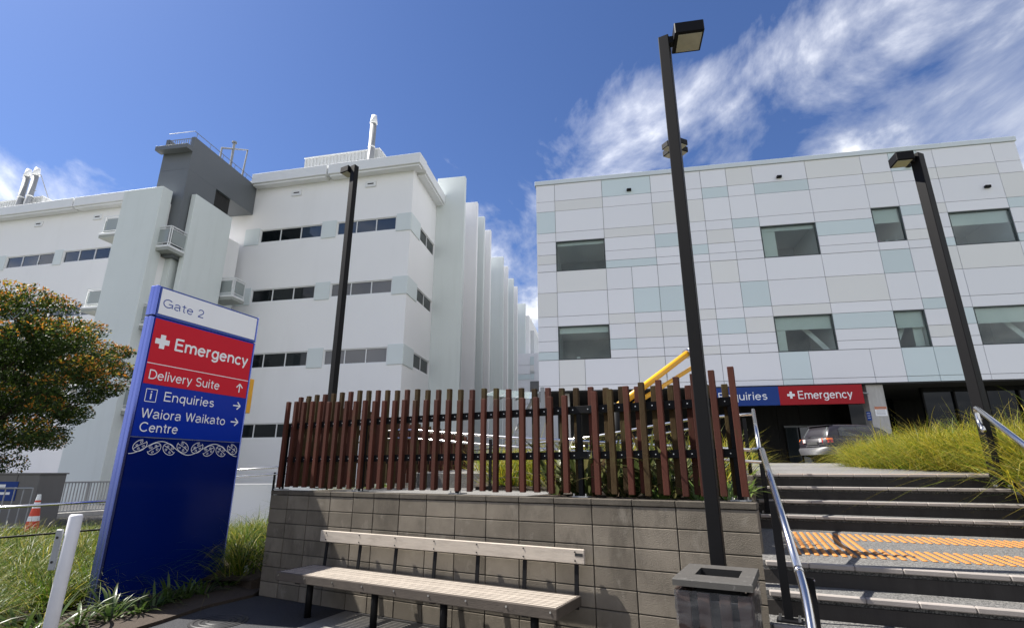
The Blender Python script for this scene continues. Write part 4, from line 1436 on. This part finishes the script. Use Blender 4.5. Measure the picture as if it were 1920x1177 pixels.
# ================================================================== CAR
def make_car():
    ang = 80
    c = Frame(11.6, 20.75, ang, 1.84)
    # c.u = forward along the car, origin at rear bumper centre on the ground, v = left
    t = thing('parked_car', 'dark grey station wagon parked under the hospital entrance', 'car', c.p(2.1, 0, 0))
    Lc = 4.35
    # side profile: stations along length with (x, belt z, roof z, halfwidth body, halfwidth roof)
    def loft(secs, name, mat, par=t):
        n = len(secs[0])
        P = [q for s_ in secs for q in s_]
        F = []
        for i in range(len(secs) - 1):
            for k in range(n - 1):
                F.append((i * n + k, i * n + k + 1, (i + 1) * n + k + 1, (i + 1) * n + k))
        F.append(tuple(range(n)))
        F.append(tuple(range((len(secs) - 1) * n, len(secs) * n))[::-1])
        ob = MB().add(P, F).build(name, mat, par, smooth=True)
        return ob
    def sec(x, zb, zt, w, wt):
        """half-open ring from left sill over the top to right sill"""
        pr = [(w * .93, zb), (w * .985, zb + .12), (w, zb + (zt - zb) * .45), (w * .985, zb + (zt - zb) * .75), (wt + (w - wt) * .35, zt - .035), (wt * .9, zt)]
        return [c.p(x, y, z) for y, z in pr] + [c.p(x, -y, z) for y, z in pr[::-1]]
    body = loft([sec(.06, .42, .93, .74, .66), sec(.16, .30, .98, .80, .70), sec(.5, .25, .98, .835, .74), sec(1.2, .23, .97, .845, .76), sec(2.4, .23, .95, .845, .77),
                 sec(3.1, .24, .93, .84, .76), sec(3.55, .25, .86, .82, .72), sec(4.0, .28, .78, .78, .66), sec(4.28, .34, .66, .68, .55)], 'body', 'car_paint')
    def gsec(x, z0, z1, w0, w1):
        pr = [(w0, z0), (w0 * .6 + w1 * .4, z0 + (z1 - z0) * .5), (w1, z1 - .05), (w1 * .86, z1 - .008), (w1 * .5, z1 + .012)]
        return [c.p(x, y, z) for y, z in pr] + [c.p(x, -y, z) for y, z in pr[::-1]]
    loft([gsec(.14, .93, 1.0, .70, .68), gsec(.42, .95, 1.40, .76, .58), gsec(.9, .95, 1.45, .775, .60), gsec(1.7, .95, 1.46, .775, .605), gsec(2.3, .94, 1.43, .775, .60),
          gsec(2.6, .93, 1.34, .77, .58), gsec(3.25, .90, .96, .75, .70)], 'cabin', 'car_paint')
    # glazing, slightly proud of the cabin sides
    for sg in (1, -1):
        def sp(x, z):
            w = np.interp(z, [.95, 1.2, 1.40], [.775, .705, .612]) + .008
            return c.p(x, sg * w, z)
        for pts in ([(.62, 1.0), (1.42, 1.0), (1.42, 1.36), (.86, 1.36), (.66, 1.26)], [(1.5, 1.0), (2.2, 1.0), (2.2, 1.36), (1.5, 1.37)], [(2.27, 1.0), (3.0, .99), (2.62, 1.28), (2.45, 1.35), (2.27, 1.36)]):
            MB().add([sp(x, z) for x, z in pts], [tuple(range(len(pts)))]).build('side_window', 'car_glass', t)
        dh = MB().box(c, 1.52, 1.72, sg * .852 - .012, sg * .852 + .012, .82, .86, .006).build('door_handle', 'car_paint', t)
        MB().box(c, 2.62, 2.82, sg * .90 - .09, sg * .90 + .09, .98, 1.1, .03).build('wing_mirror', 'car_paint', t)
        # tail lamp: clear, amber and red bands
        for (z0, z1, m) in ((.86, .93, 'tail_amber'), (.76, .858, 'tail_red')):
            MB().add([c.p(.055, sg * .50, z0), c.p(.05, sg * .50, z1), c.p(.105, sg * .755, z1), c.p(.27, sg * .80, z1), c.p(.27, sg * .815, z0), c.p(.085, sg * .775, z0),
                      c.p(.2, sg * .5, z0), c.p(.2, sg * .5, z1)], [(0, 1, 2, 5), (5, 2, 3, 4), (1, 7, 3, 2), (0, 5, 4, 6), (6, 7, 1, 0)]).build('tail_light', m, t)
        MB().box(c, .03, .09, sg * .43 - .07, sg * .43 + .07, .78, .92, .01).build('reverse_light', 'tail_clear', t)
        for x in (.80, 3.42):
            w = thing('wheel', '', '', c.p(x, sg * .74, .3))
            del w['label'], w['category']
            w.parent = t
            w.location = Vector(c.p(x, sg * .74, .3)) - Vector(t.location)
            ax = c.v * sg
            q = c.p(x, sg * .72, .3)
            MB().tube([q - ax * .09, q - ax * .085, q + ax * .085, q + ax * .09], [.26, .3, .3, .26], 22).build('tyre', 'rubber', w, smooth=True)
            MB().tube([q + ax * .06, q + ax * .095], [.2, .18], 16).build('rim', 'rim', w)
    wv = lambda x, y, z: c.p(x, y, z)
    MB().add([wv(.135, .56, .99), wv(.135, -.56, .99), wv(.395, -.50, 1.36), wv(.395, .50, 1.36), wv(.155, .56, .985), wv(.155, -.56, .985)],
             [(0, 1, 2, 3)]).build('rear_window', 'car_rear_glass', t)
    MB().bar(wv(.12, .3, .985), wv(.2, -.2, 1.06), .015, .02).build('rear_wiper', 'rubber', t)
    MB().box(c, .34, .62, -.54, .54, 1.405, 1.43, .012).build('roof_spoiler', 'car_paint', t)
    bp = [(-.02, .0), (.0, .72), (.16, .85), (.5, .86)]
    P = []
    ring = [(x, y) for x, y in bp[::-1]] + [(x, -y) for x, y in bp]
    for z, o in ((.33, .04), (.40, 0), (.53, -.03), (.60, .02)):
        P += [c.p(x + o, y, z) for x, y in ring]
    n = len(ring)
    MB().add(P, [(j * n + i, j * n + i + 1, (j + 1) * n + i + 1, (j + 1) * n + i) for j in range(3) for i in range(n - 1)]).build('rear_bumper', 'car_plastic', t, smooth=True)
    MB().box(c, .025, .05, -.28, .28, .70, .81, .004).build('number_plate', 'plate', t)
    MB().box(c, .02, .06, -.36, .36, .63, .665, .01).build('tailgate_trim', 'car_plastic', t)
    MB().box(c, .9, 3.9, -.6, .6, .18, .3).build('underbody', 'rubber', t)


make_car()


# ================================================================== PLANTING
def blades(pts, n_per, Lm, Ls, wid, cols_, droop=.55, spread=.12, seg=5, seed=1, lean0=.25, wind=(0, 0), tipw=.7):
    """grass blades as curved tapering strips. pts (k,3) clump centres"""
    r = np.random.default_rng(seed)
    k = len(pts)
    n = k * n_per
    base = np.repeat(np.asarray(pts, float), n_per, 0)
    rad = np.abs(r.normal(0, spread, n))
    az = r.uniform(0, 2 * np.pi, n)
    base[:, 0] += rad * np.cos(az)
    base[:, 1] += rad * np.sin(az)
    az2 = az + r.normal(0, .5, n)
    Ln = np.clip(r.normal(Lm, Ls, n), Lm * .35, Lm * 1.6) * np.repeat(r.uniform(.8, 1.2, k), n_per)
    lean = np.clip(lean0 + rad / spread * .28 + r.normal(0, .15, n), .05, 1.3)
    dr_ = np.clip(r.normal(droop, .2, n), .05, 1.1)
    dx = np.cos(az2) * np.sin(lean) + wind[0]
    dy = np.sin(az2) * np.sin(lean) + wind[1]
    dz = np.cos(lean)
    t = np.linspace(0, 1, seg)
    px = base[:, 0, None] + Ln[:, None] * (dx[:, None] * (t + .5 * dr_[:, None] * t ** 2))
    py = base[:, 1, None] + Ln[:, None] * (dy[:, None] * (t + .5 * dr_[:, None] * t ** 2))
    pz = base[:, 2, None] + Ln[:, None] * (dz[:, None] * t - .62 * dr_[:, None] * t ** 2.4)
    side = az2 + np.pi / 2 + r.normal(0, .6, n)
    w = wid * r.uniform(.6, 1.3, n)[:, None] * (1 - t[None] ** 1.6 * .93) / 2
    ox, oy = np.cos(side)[:, None] * w, np.sin(side)[:, None] * w
    V = np.empty((n, seg, 2, 3))
    V[..., 0, 0], V[..., 0, 1] = px - ox, py - oy
    V[..., 1, 0], V[..., 1, 1] = px + ox, py + oy
    V[..., 0, 2] = V[..., 1, 2] = pz
    idx = np.arange(n * seg * 2).reshape(n, seg, 2)
    F = np.stack([idx[:, :-1, 0], idx[:, :-1, 1], idx[:, 1:, 1], idx[:, 1:, 0]], -1).reshape(-1, 4)
    cols_ = np.array(cols_)
    c0 = cols_[r.integers(0, len(cols_), n)] * r.uniform(.7, 1.3, n)[:, None]
    tip = np.array([.46, .36, .09])
    mixv = np.clip((t[None] - .55) / .45, 0, 1)[..., None] * r.uniform(0, tipw, n)[:, None, None]
    cc = c0[:, None] * (1 - mixv) + tip * mixv
    tint = np.repeat(cc[:, :, None], 2, 2).reshape(-1, 3)
    return V.reshape(-1, 3), F, tint


GOLD = [(.27, .245, .012), (.17, .22, .010), (.33, .275, .016), (.10, .165, .008), (.38, .31, .05), (.04, .085, .005)]
GREEN = [(.06, .125, .007), (.10, .155, .009), (.032, .075, .005), (.15, .175, .011), (.022, .05, .004), (.26, .23, .04)]


def scatter(poly, step, jit, zf, seed):
    r = np.random.default_rng(seed)
    xs = [p_[0] for p_ in poly]
    ys = [p_[1] for p_ in poly]
    out = []
    y = min(ys)
    while y < max(ys):
        x = min(xs)
        while x < max(xs):
            a, b = x + r.uniform(-jit, jit), y + r.uniform(-jit, jit)
            ins = False
            for i in range(len(poly)):
                (x1, y1), (x2, y2) = poly[i], poly[i - 1]
                if (y1 > b) != (y2 > b) and a < (x2 - x1) * (b - y1) / (y2 - y1) + x1:
                    ins = not ins
            if ins:
                out.append((a, b, zf(a, b)))
            x += step
        y += step
    return out


wf2 = lambda u, v: tuple(WF.p(u, v, 0)[:2])


def soil_patch(name, poly, zf, n=14, mat='soil'):
    """ground of a planting bed as a fan of cells following zf"""
    xs = [p_[0] for p_ in poly]
    ys = [p_[1] for p_ in poly]
    P, F = [], []
    c = (sum(xs) / len(xs), sum(ys) / len(ys))
    m = len(poly)
    rings = 6
    P.append((c[0], c[1], zf(*c)))
    pts = []
    for i in range(m):
        (x1, y1), (x2, y2) = poly[i], poly[(i + 1) % m]
        for k in range(4):
            pts.append((x1 + (x2 - x1) * k / 4, y1 + (y2 - y1) * k / 4))
    q = len(pts)
    for rI in range(1, rings + 1):
        f = rI / rings
        for x, y in pts:
            a, b = c[0] + (x - c[0]) * f, c[1] + (y - c[1]) * f
            P.append((a, b, zf(a, b)))
    for x, y in pts:
        P.append((x, y, -.1))
    for i in range(q):
        j = (i + 1) % q
        F.append((0, 1 + i, 1 + j))
        for rI in range(rings - 1):
            F.append((1 + rI * q + i, 1 + (rI + 1) * q + i, 1 + (rI + 1) * q + j, 1 + rI * q + j))
        F.append((1 + (rings - 1) * q + i, 1 + rings * q + i, 1 + rings * q + j, 1 + (rings - 1) * q + j))
    return struct(MB().add(P, F).build(name, mat))


# --- bed right of the steps
bedR = [wf2(8.95, 4.9), wf2(8.78, 3.2), wf2(8.95, 1.2), wf2(9.1, -.5), (9, 2.5), (14, 4), (15, 13), (9.0, 14.0), (8.1, 12.9), (7.3, 10.5), (6.6, 8.3)]


def zR(x, y):
    q = np.array([x, y, 0]) - WF.o
    v = q @ WF.v
    return float(np.interp(v, [-.5, 1.5, 3.2, 5], [.85, 1.2, 1.52, 1.6])) + .012 * max(y - 8, 0)


soil_patch('planting_bed_right', bedR, zR)
pts = [p_ for p_ in scatter(bedR, .58, .18, zR, 3) if (np.array([p_[0], p_[1], 0]) - WF.o) @ WF.v > 1.3]
V1, F1, c1 = blades(pts, 560, 1.04, .17, .0095, GOLD, .88, .19, 6, 5, .18)
o = big_mesh('grass_bank', V1, F1, c1, 'grass', kind='stuff')
o['label'] = 'golden green arching grass mounded beside the top of the steps'
o['category'] = 'grass'

# --- bank on the left around the sign and beside the wall end
bankL = [(-4.6, 8.85), (-3.60, 7.95), (-3.52, 8.05), *[wf2(-.05, .3), wf2(-.05, 4.8)], (-1.9, 13.2), (-7.0, 13.4), (-10.5, 11.4), (-9.2, 6.0), (-5.9, 4.0), (-5.25, 4.3), (-5.15, 5.4), (-5.35, 6.9), (-4.95, 8.7)]


def zL(x, y):
    q = np.array([x, y, 0]) - WF.o
    u, v = q @ WF.u, q @ WF.v
    a = float(np.interp(v, [-.2, .6, 2.2, 4.5], [.06, .28, .75, 1.1])) if u > -2.2 else 0
    b = .05 + .02 * max(0, -5.2 - x)
    f = float(np.interp(u, [-3.6, -1.6], [0, 1]))
    return max(b, b * (1 - f) + a * f)


def zbed(x, y):
    return .035


soil_patch('planting_bed_left', bankL, zL)
soil_patch('sign_bed', [(-5.6, 3.6), (-4.6, 4.3), (-4.1, 5.4), (-3.84, 6.4), (-3.70, 7.1), (-3.42, 7.64), (-3.5, 8.2), (-4.5, 9.2), (-5.3, 9), (-6.2, 6)], zbed)
pts = [p_ for p_ in scatter(bankL, .47, .16, zL, 8)]
V1, F1, c1 = blades(pts, 215, .74, .15, .010, GREEN, .95, .15, 6, 9, .28, tipw=.35)
o = big_mesh('grass_bank', V1, F1, c1, 'grass', kind='stuff')
o['label'] = 'green arching grass on the bank around the blue totem sign'
o['category'] = 'grass'

# --- grass beyond the ramp, seen through the fence
bedB = [wf2(1.9, 2.35), wf2(5.75, 2.3), wf2(5.7, 5.3), wf2(3.5, 6.4), wf2(.8, 6.2), wf2(1.2, 3.6)]


def zB(x, y):
    return float(np.interp((np.array([x, y, 0]) - WF.o) @ WF.v, [2.3, 3.6], [1.33, 1.6]))


soil_patch('planting_bed_back', bedB, zB)
pts = scatter(bedB, .36, .12, zB, 21)
V1, F1, c1 = blades(pts, 90, .62, .12, .012, GOLD, .6, .13, 5, 15, .3)
o = big_mesh('grass_bank', V1, F1, c1, 'grass', kind='stuff')
o['label'] = 'yellow green grass behind the ramp rails seen through the fence slats'
o['category'] = 'grass'


struct(MB().box(WF, 3.85, 6.0, .225, 2.25, 1.2, 1.325).build('planter_soil', 'soil'))


# --- strap-leaved plants
def strap_leaf_mesh(L_, w, bend, seed, colr, seg=7):
    r = np.random.default_rng(seed)
    t = np.linspace(0, 1, seg)
    x = L_ * (t * math.sin(.25) + bend * t ** 2.2)
    z = L_ * (t * .95 - bend * .55 * t ** 2.8)
    ww = w * np.sin(np.clip(.18 + t * .98, 0, 1) * np.pi) ** .6 / 2
    V = np.zeros((seg, 3, 3))
    V[:, :, 0] = x[:, None]
    V[:, :, 2] = z[:, None]
    V[:, 0, 1], V[:, 2, 1] = -ww, ww
    V[:, 1, 2] -= ww * .35
    idx = np.arange(seg * 3).reshape(seg, 3)
    F = np.concatenate([np.stack([idx[:-1, k], idx[:-1, k + 1], idx[1:, k + 1], idx[1:, k]], -1) for k in (0, 1)])
    colr = np.array(colr)
    tip = np.array([.18, .12, .05])
    cc = colr * (1 - .5 * t[:, None] ** 3) + tip * .5 * t[:, None] ** 3
    tint = np.repeat(cc, 3, 0)
    me = bpy.data.meshes.new('leaf')
    me.from_pydata(V.reshape(-1, 3).tolist(), [], F.tolist())
    a = me.attributes.new('tint', 'FLOAT_COLOR', 'POINT')
    a.data.foreach_set('color', np.concatenate([tint, np.ones((len(tint), 1))], 1).astype(np.float32).ravel())
    me.shade_smooth()
    me.materials.append(M['strap'])
    return me


fl_cols = [(.07, .10, .03), (.12, .14, .05), (.05, .075, .025), (.16, .15, .06), (.09, .06, .035)]
flax = [strap_leaf_mesh(1, .055, b, i, fl_cols[i % 5]) for i, b in enumerate((.1, .25, .45, .7, .35, .15, .55))]
short = [strap_leaf_mesh(1, .09, b, 20 + i, ((.10, .17, .035), (.15, .21, .05), (.06, .11, .025))[i % 3]) for i, b in enumerate((.3, .6, .95, .45))]
lily_shaded = [strap_leaf_mesh(1, .075, b, 40 + i, ((.05, .095, .02), (.075, .12, .028), (.03, .06, .014))[i % 3]) for i, b in enumerate((.3, .6, .95, .45))]  # leaf colours darkened for the shadow these clumps stand in
PLR = random.Random(4)


def strap_plant(name, label, cat, loc, n, Lr, meshes, group, tilt=.5):
    t = thing(name, label, cat, loc, group)
    for i in range(n):
        o = bpy.data.objects.new('leaf', PLR.choice(meshes))
        col.objects.link(o)
        o.parent = t
        L_ = PLR.uniform(*Lr)
        o.scale = (L_, L_, L_)
        a = PLR.uniform(0, 6.283)
        o.location = (.05 * math.cos(a), .05 * math.sin(a), -.02)
        o.rotation_euler = (PLR.uniform(-.15, .15), PLR.uniform(-.15, tilt), a)
    return t


for u, v in ((4.75, .72), (5.2, .8), (5.62, .75), (5.0, 1.25), (5.55, 1.3), (4.3, .85), (4.55, 1.5), (5.3, 1.75), (4.05, .75), (5.4, .65), (4.5, .65), (4.95, .65), (4.1, 1.3)):
    strap_plant('flax_plant', 'flax plant with long upright strap leaves behind the right end of the fence', 'flax', WF.p(u, v, 1.32), 34, (.55, 1.0), flax,
                'flax plants behind the fence')
for u, v in ((5.75, .35), (5.98, .55), (5.35, .4), (5.95, 1.1), (5.85, 1.9), (5.95, 2.3)):
    strap_plant('leafy_clump', 'low bright green leafy clump at the right foot of the slat fence', 'plant', WF.p(u, v, 1.3), 20, (.22, .42), short,
                'low leafy clumps behind the fence')
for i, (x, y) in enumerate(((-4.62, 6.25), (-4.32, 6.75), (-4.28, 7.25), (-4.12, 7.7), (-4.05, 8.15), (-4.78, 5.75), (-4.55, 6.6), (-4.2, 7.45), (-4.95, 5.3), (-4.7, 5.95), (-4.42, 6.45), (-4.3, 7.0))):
    strap_plant('lily_clump', 'arching green strap leaf clump with shade painted into its leaves at the foot of the totem sign', 'plant', (x, y, .03), 18, (.28, .55), lily_shaded,
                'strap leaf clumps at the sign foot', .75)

# ================================================================== TREE (left)
TX, TY = -16.2, 15.0
tr_ = thing('broadleaf_tree', 'dense rounded tree with orange new leaves at the left edge', 'tree', (TX, TY, .15))
rt = np.random.default_rng(77)
cent = []
while len(cent) < 300:
    p_ = rt.uniform(-1, 1, 3)
    d_ = np.linalg.norm(p_)
    if .34 < d_ < 1.0:
        z = 4.15 + p_[2] * 2.75
        wz = 1.0 if p_[2] < .1 else 1.0
        cent.append((TX + .55 + p_[0] * 3.85 * wz, TY + p_[1] * 3.3, z, d_))
cent = [c for c in cent if c[2] > 1.5 and not (1.9 < c[2] < 2.9 and rt.uniform() < .45)]
Vs, Fs, Cs = [], [], []
off = 0
tr_c = np.array([TX + .55, TY, 4.15])
for (x, y, z, d_) in cent:
    n = 500
    rr_ = rt.uniform(.36, .66)
    q = rt.normal(0, 1, (n, 3))
    q /= np.linalg.norm(q, axis=1)[:, None]
    q *= (rt.uniform(.25, 1, n) ** .5)[:, None] * np.array([rr_, rr_, rr_ * .62])
    ctr = np.array([x, y, z]) + q
    outv = ctr - tr_c
    outv /= np.linalg.norm(outv, axis=1)[:, None]
    d = outv * .6 + rt.normal(0, .7, (n, 3)) + np.array([0, 0, .25])
    d /= np.linalg.norm(d, axis=1)[:, None]
    s = np.cross(d, rt.normal(0, 1, (n, 3)))
    s /= np.linalg.norm(s, axis=1)[:, None]
    ll = rt.uniform(.07, .125, n)[:, None]
    w = ll * .42
    quad = np.stack([ctr - d * ll * .5, ctr + s * w * .5, ctr + d * ll * .5, ctr - s * w * .5], 1)
    Vs.append(quad.reshape(-1, 3))
    Fs.append(np.arange(n * 4).reshape(n, 4) + off)
    off += n * 4
    # new growth sits at the outer shoot tips
    outer = (np.sqrt((((ctr - tr_c) / np.array([3.85, 3.3, 2.75])) ** 2).sum(1)))
    pnew = np.clip((outer - .78) * 2.4, 0, .75) * np.clip(.45 + q[:, 2] / (rr_ * .62) * .7, 0, 1)
    isnew = rt.uniform(size=n) < pnew
    g = np.array([.026, .05, .007]) * rt.uniform(.6, 1.7, (n, 1))
    g[rt.uniform(size=n) < .14] = (.09, .125, .016)
    red = np.array([.46, .175, .022]) * rt.uniform(.6, 1.35, (n, 1))
    red[rt.uniform(size=n) < .35] = (.36, .29, .03)
    cc = np.where(isnew[:, None], red, g)
    Cs.append(np.repeat(cc, 4, 0))
big_mesh('crown', np.concatenate(Vs), np.concatenate(Fs), np.concatenate(Cs), 'leaf', tr_)
tk = MB()
tk.tube([(TX, TY, .0), (TX + .05, TY, .9), (TX + .2, TY + .1, 1.9), (TX + .35, TY, 3.2)], [.24, .19, .16, .09], 10)
tk.build('trunk', 'bark', tr_, smooth=True)
br = MB()
for i, (x, y, z, d_) in enumerate(cent[::3]):
    a = np.array([TX + .15 * rt.uniform(), TY, rt.uniform(1.2, 2.8)])
    b = np.array([x, y, z])
    m_ = (a + b) / 2 + np.array([0, 0, -.25])
    br.tube([a, m_, b], [.055, .03, .012], 5, cap=False)
br.build('branches', 'bark', tr_, smooth=True)

# ================================================================== LEFT EDGE: post, rail, railings, cone, enclosure
wp = thing('white_post', 'leaning white round post with a steel hinge plate in the near grass', 'post', (-2.99, 3.8, 0))
MB().tube([(-2.99, 3.8, 0), (-2.975, 3.8, 1.30), (-2.975, 3.8, 1.312)], [.04, .04, .033], 18).build('shaft', 'white_post', wp, smooth=True)
MB().box(Frame(-3.05, 3.8, 90), -.012, .03, -.035, -.015, .97, 1.22, .004).build('hinge_plate', 'galv', wp)
b_ = MB()
for z in (1.02, 1.17):
    b_.tube([(-3.042, 3.78, z), (-3.042, 3.762, z)], .009, 6)
b_.build('bolts', 'iron', wp)
lr = thing('bank_handrail', 'thin steel handrail sloping across the grass bank at the left', 'handrail', (-7, 8.6, .2))
a, b = np.array([-8.6, 7.6, 1.02]), np.array([-6.0, 9.1, 1.155])
MB().tube([a, b], .021, 10).build('rail', 'stainless', lr, smooth=True)
MB().tube([a - np.array([0, 0, .42]), b - np.array([0, 0, .42])], .014, 8).build('lower_rail', 'black_steel', lr)
for t in (.12, .85):
    q = a + (b - a) * t
    MB().box(WORLD, q[0] - .02, q[0] + .02, q[1] - .02, q[1] + .02, .1, q[2] - .03).build('post', 'black_steel', lr)
rg = thing('baluster_railing', 'pale grey metal railing with close upright bars beyond the grass', 'railing', (-14.6, 18, .2))
a, b = np.array([-15.6, 16.4, 0]), np.array([-14.25, 20.3, 0])
a, b = np.array([-14.95, 17.0, 0]), np.array([-13.9, 19.4, 0])
n = 34
br_ = Frame(a[0], a[1], math.degrees(math.atan2(b[0] - a[0], b[1] - a[1])))
LEN = np.linalg.norm(b - a) + .6
for i in range(n):
    u = i * LEN / n
    MB().box(br_, u, u + .025, 0, .03, .36, 1.2).build('baluster', 'galv', rg)
MB().box(br_, -.05, LEN, -.015, .045, 1.2, 1.25).build('top_rail', 'galv', rg)
MB().box(br_, -.05, LEN, -.015, .045, .3, .36).build('bottom_rail', 'galv', rg)
for u in (0, LEN / 2, LEN - .05):
    MB().box(br_, u, u + .06, -.02, .05, .1, 1.22).build('post', 'galv', rg)
struct(MB().box(br_, -1, LEN + 1, -.3, .25, .0, .30).build('kerb', 'conc_col'))
ce = thing('traffic_cone', 'orange traffic cone with two white bands behind the rail', 'traffic cone', (-10.3, 12, .22))
c0 = np.array([-10.3, 12.0, .22])


def cz_(a0, b0):
    f = lambda h: .155 - .12 * h / .86
    return MB().tube([c0 + (0, 0, a0), c0 + (0, 0, b0)], [f(a0), f(b0)], 18)


for a0, b0, m in ((.03, .34, 'cone'), (.3401, .44, 'reflective'), (.4401, .6, 'cone'), (.6001, .72, 'reflective'), (.7201, .76, 'cone'), (.7601, .88, 'reflective')):
    cz_(a0, b0).build('band' if m == 'reflective' else 'cone_body', m, ce, smooth=False)
MB().box(Frame(-10.3, 12, 30, .22), -.22, .22, -.22, .22, 0, .035, .01).build('base', 'cone', ce)
en = thing('utility_enclosure', 'dark grey utility enclosure with a blue sign at the far left', 'enclosure', (-12.9, 14.3, .1))
ef = Frame(-14.6, 14.2, 88)
for i in range(4):
    MB().box(ef, i * .56 + .005, i * .56 + .555, 0, .9, .1, 1.5, .01).build('panel', 'encl', en)
MB().box(ef, -.03, 2.27, -.03, .93, 1.5, 1.535).build('lid', 'encl', en)
MB().box(ef, .95, 1.75, -.02, -.004, .85, 1.32).build('notice', 'blue_sign', en)
MB().box(ef, 1.0, 1.45, -.024, -.0205, 1.17, 1.25).build('text_line', 'white_print', en)
MB().box(ef, 1.0, 1.6, -.024, -.0205, 1.0, 1.06).build('text_line', 'white_print', en)
gt = thing('low_gate', 'low grey tubular gate in front of the utility enclosure', 'gate', (-12.4, 12.8, .15))
gm = Frame(-13.2, 12.7, 86)
for z in (.35, 1.2):
    MB().tube([gm.p(0, 0, z), gm.p(2.0, 0, z)], .022, 8).build('rail', 'galv', gt)
for i in range(11):
    MB().tube([gm.p(i * .2, 0, .35), gm.p(i * .2, 0, 1.2)], .013, 6).build('bar', 'galv', gt)
wl = thing('low_white_wall', 'low white wall with two steel rails behind the sign', 'wall', (-7.2, 14.3, .2))
wfm = Frame(-8.9, 14.6, 85)
MB().box(wfm, 0, 4.2, 0, .15, .1, 1.25).build('wall', 'white_wall', wl)
for z in (1.45, 1.63):
    MB().tube([wfm.p(0, -.2, z - .12), wfm.p(4.2, -.2, z + .16)], .024, 8).build('rail', 'stainless', wl, smooth=True)
for u in (.9, 2.5, 3.9):
    MB().box(wfm, u, u + .05, -.22, -.18, .6, 1.55).build('post', 'black_steel', wl)

# ================================================================== SMALL THINGS
mh = thing('manhole_cover', 'round dark iron manhole cover in the pavement', 'manhole cover', (-3.24, 6.48, 0))
MB().tube([(-3.24, 6.48, -.02), (-3.24, 6.48, .006)], .30, 40).build('frame', 'iron', mh)
for r_ in (.1, .17, .24):
    P = []
    n = 40
    for rr_, z in ((r_, .0065), (r_ + .008, .0115), (r_ + .022, .0115), (r_ + .03, .0065)):
        P += [(-3.24 + rr_ * math.cos(6.2832 * k / n), 6.48 + rr_ * math.sin(6.2832 * k / n), z) for k in range(n)]
    MB().add(P, [(j * n + k, j * n + (k + 1) % n, (j + 1) * n + (k + 1) % n, (j + 1) * n + k) for j in range(3) for k in range(n)]).build('ring', 'iron', mh)
sg_ = thing('ground_spotlight', 'small white spotlight in the bed beside the totem sign', 'spotlight', (-3.95, 8.35, .03))
MB().tube([(-3.95, 8.35, .02), (-3.95, 8.35, .12)], .02, 8).build('stem', 'lamp_black', sg_)
MB().tube([(-4.05, 8.3, .11), (-4.0, 8.33, .15), (-3.86, 8.38, .22)], [.03, .06, .06], 12).build('head', 'white_metal', sg_, smooth=True)
jb = tag(MB().box(TF, 1.805, 1.87, .06, .16, .16, .36, .008).build('junction_box', 'white_metal'), 'small white junction box on the lower edge of the totem sign', 'box')

scene.render.engine = 'CYCLES'
scene.cycles.max_bounces = 8
scene.cycles.transparent_max_bounces = 12
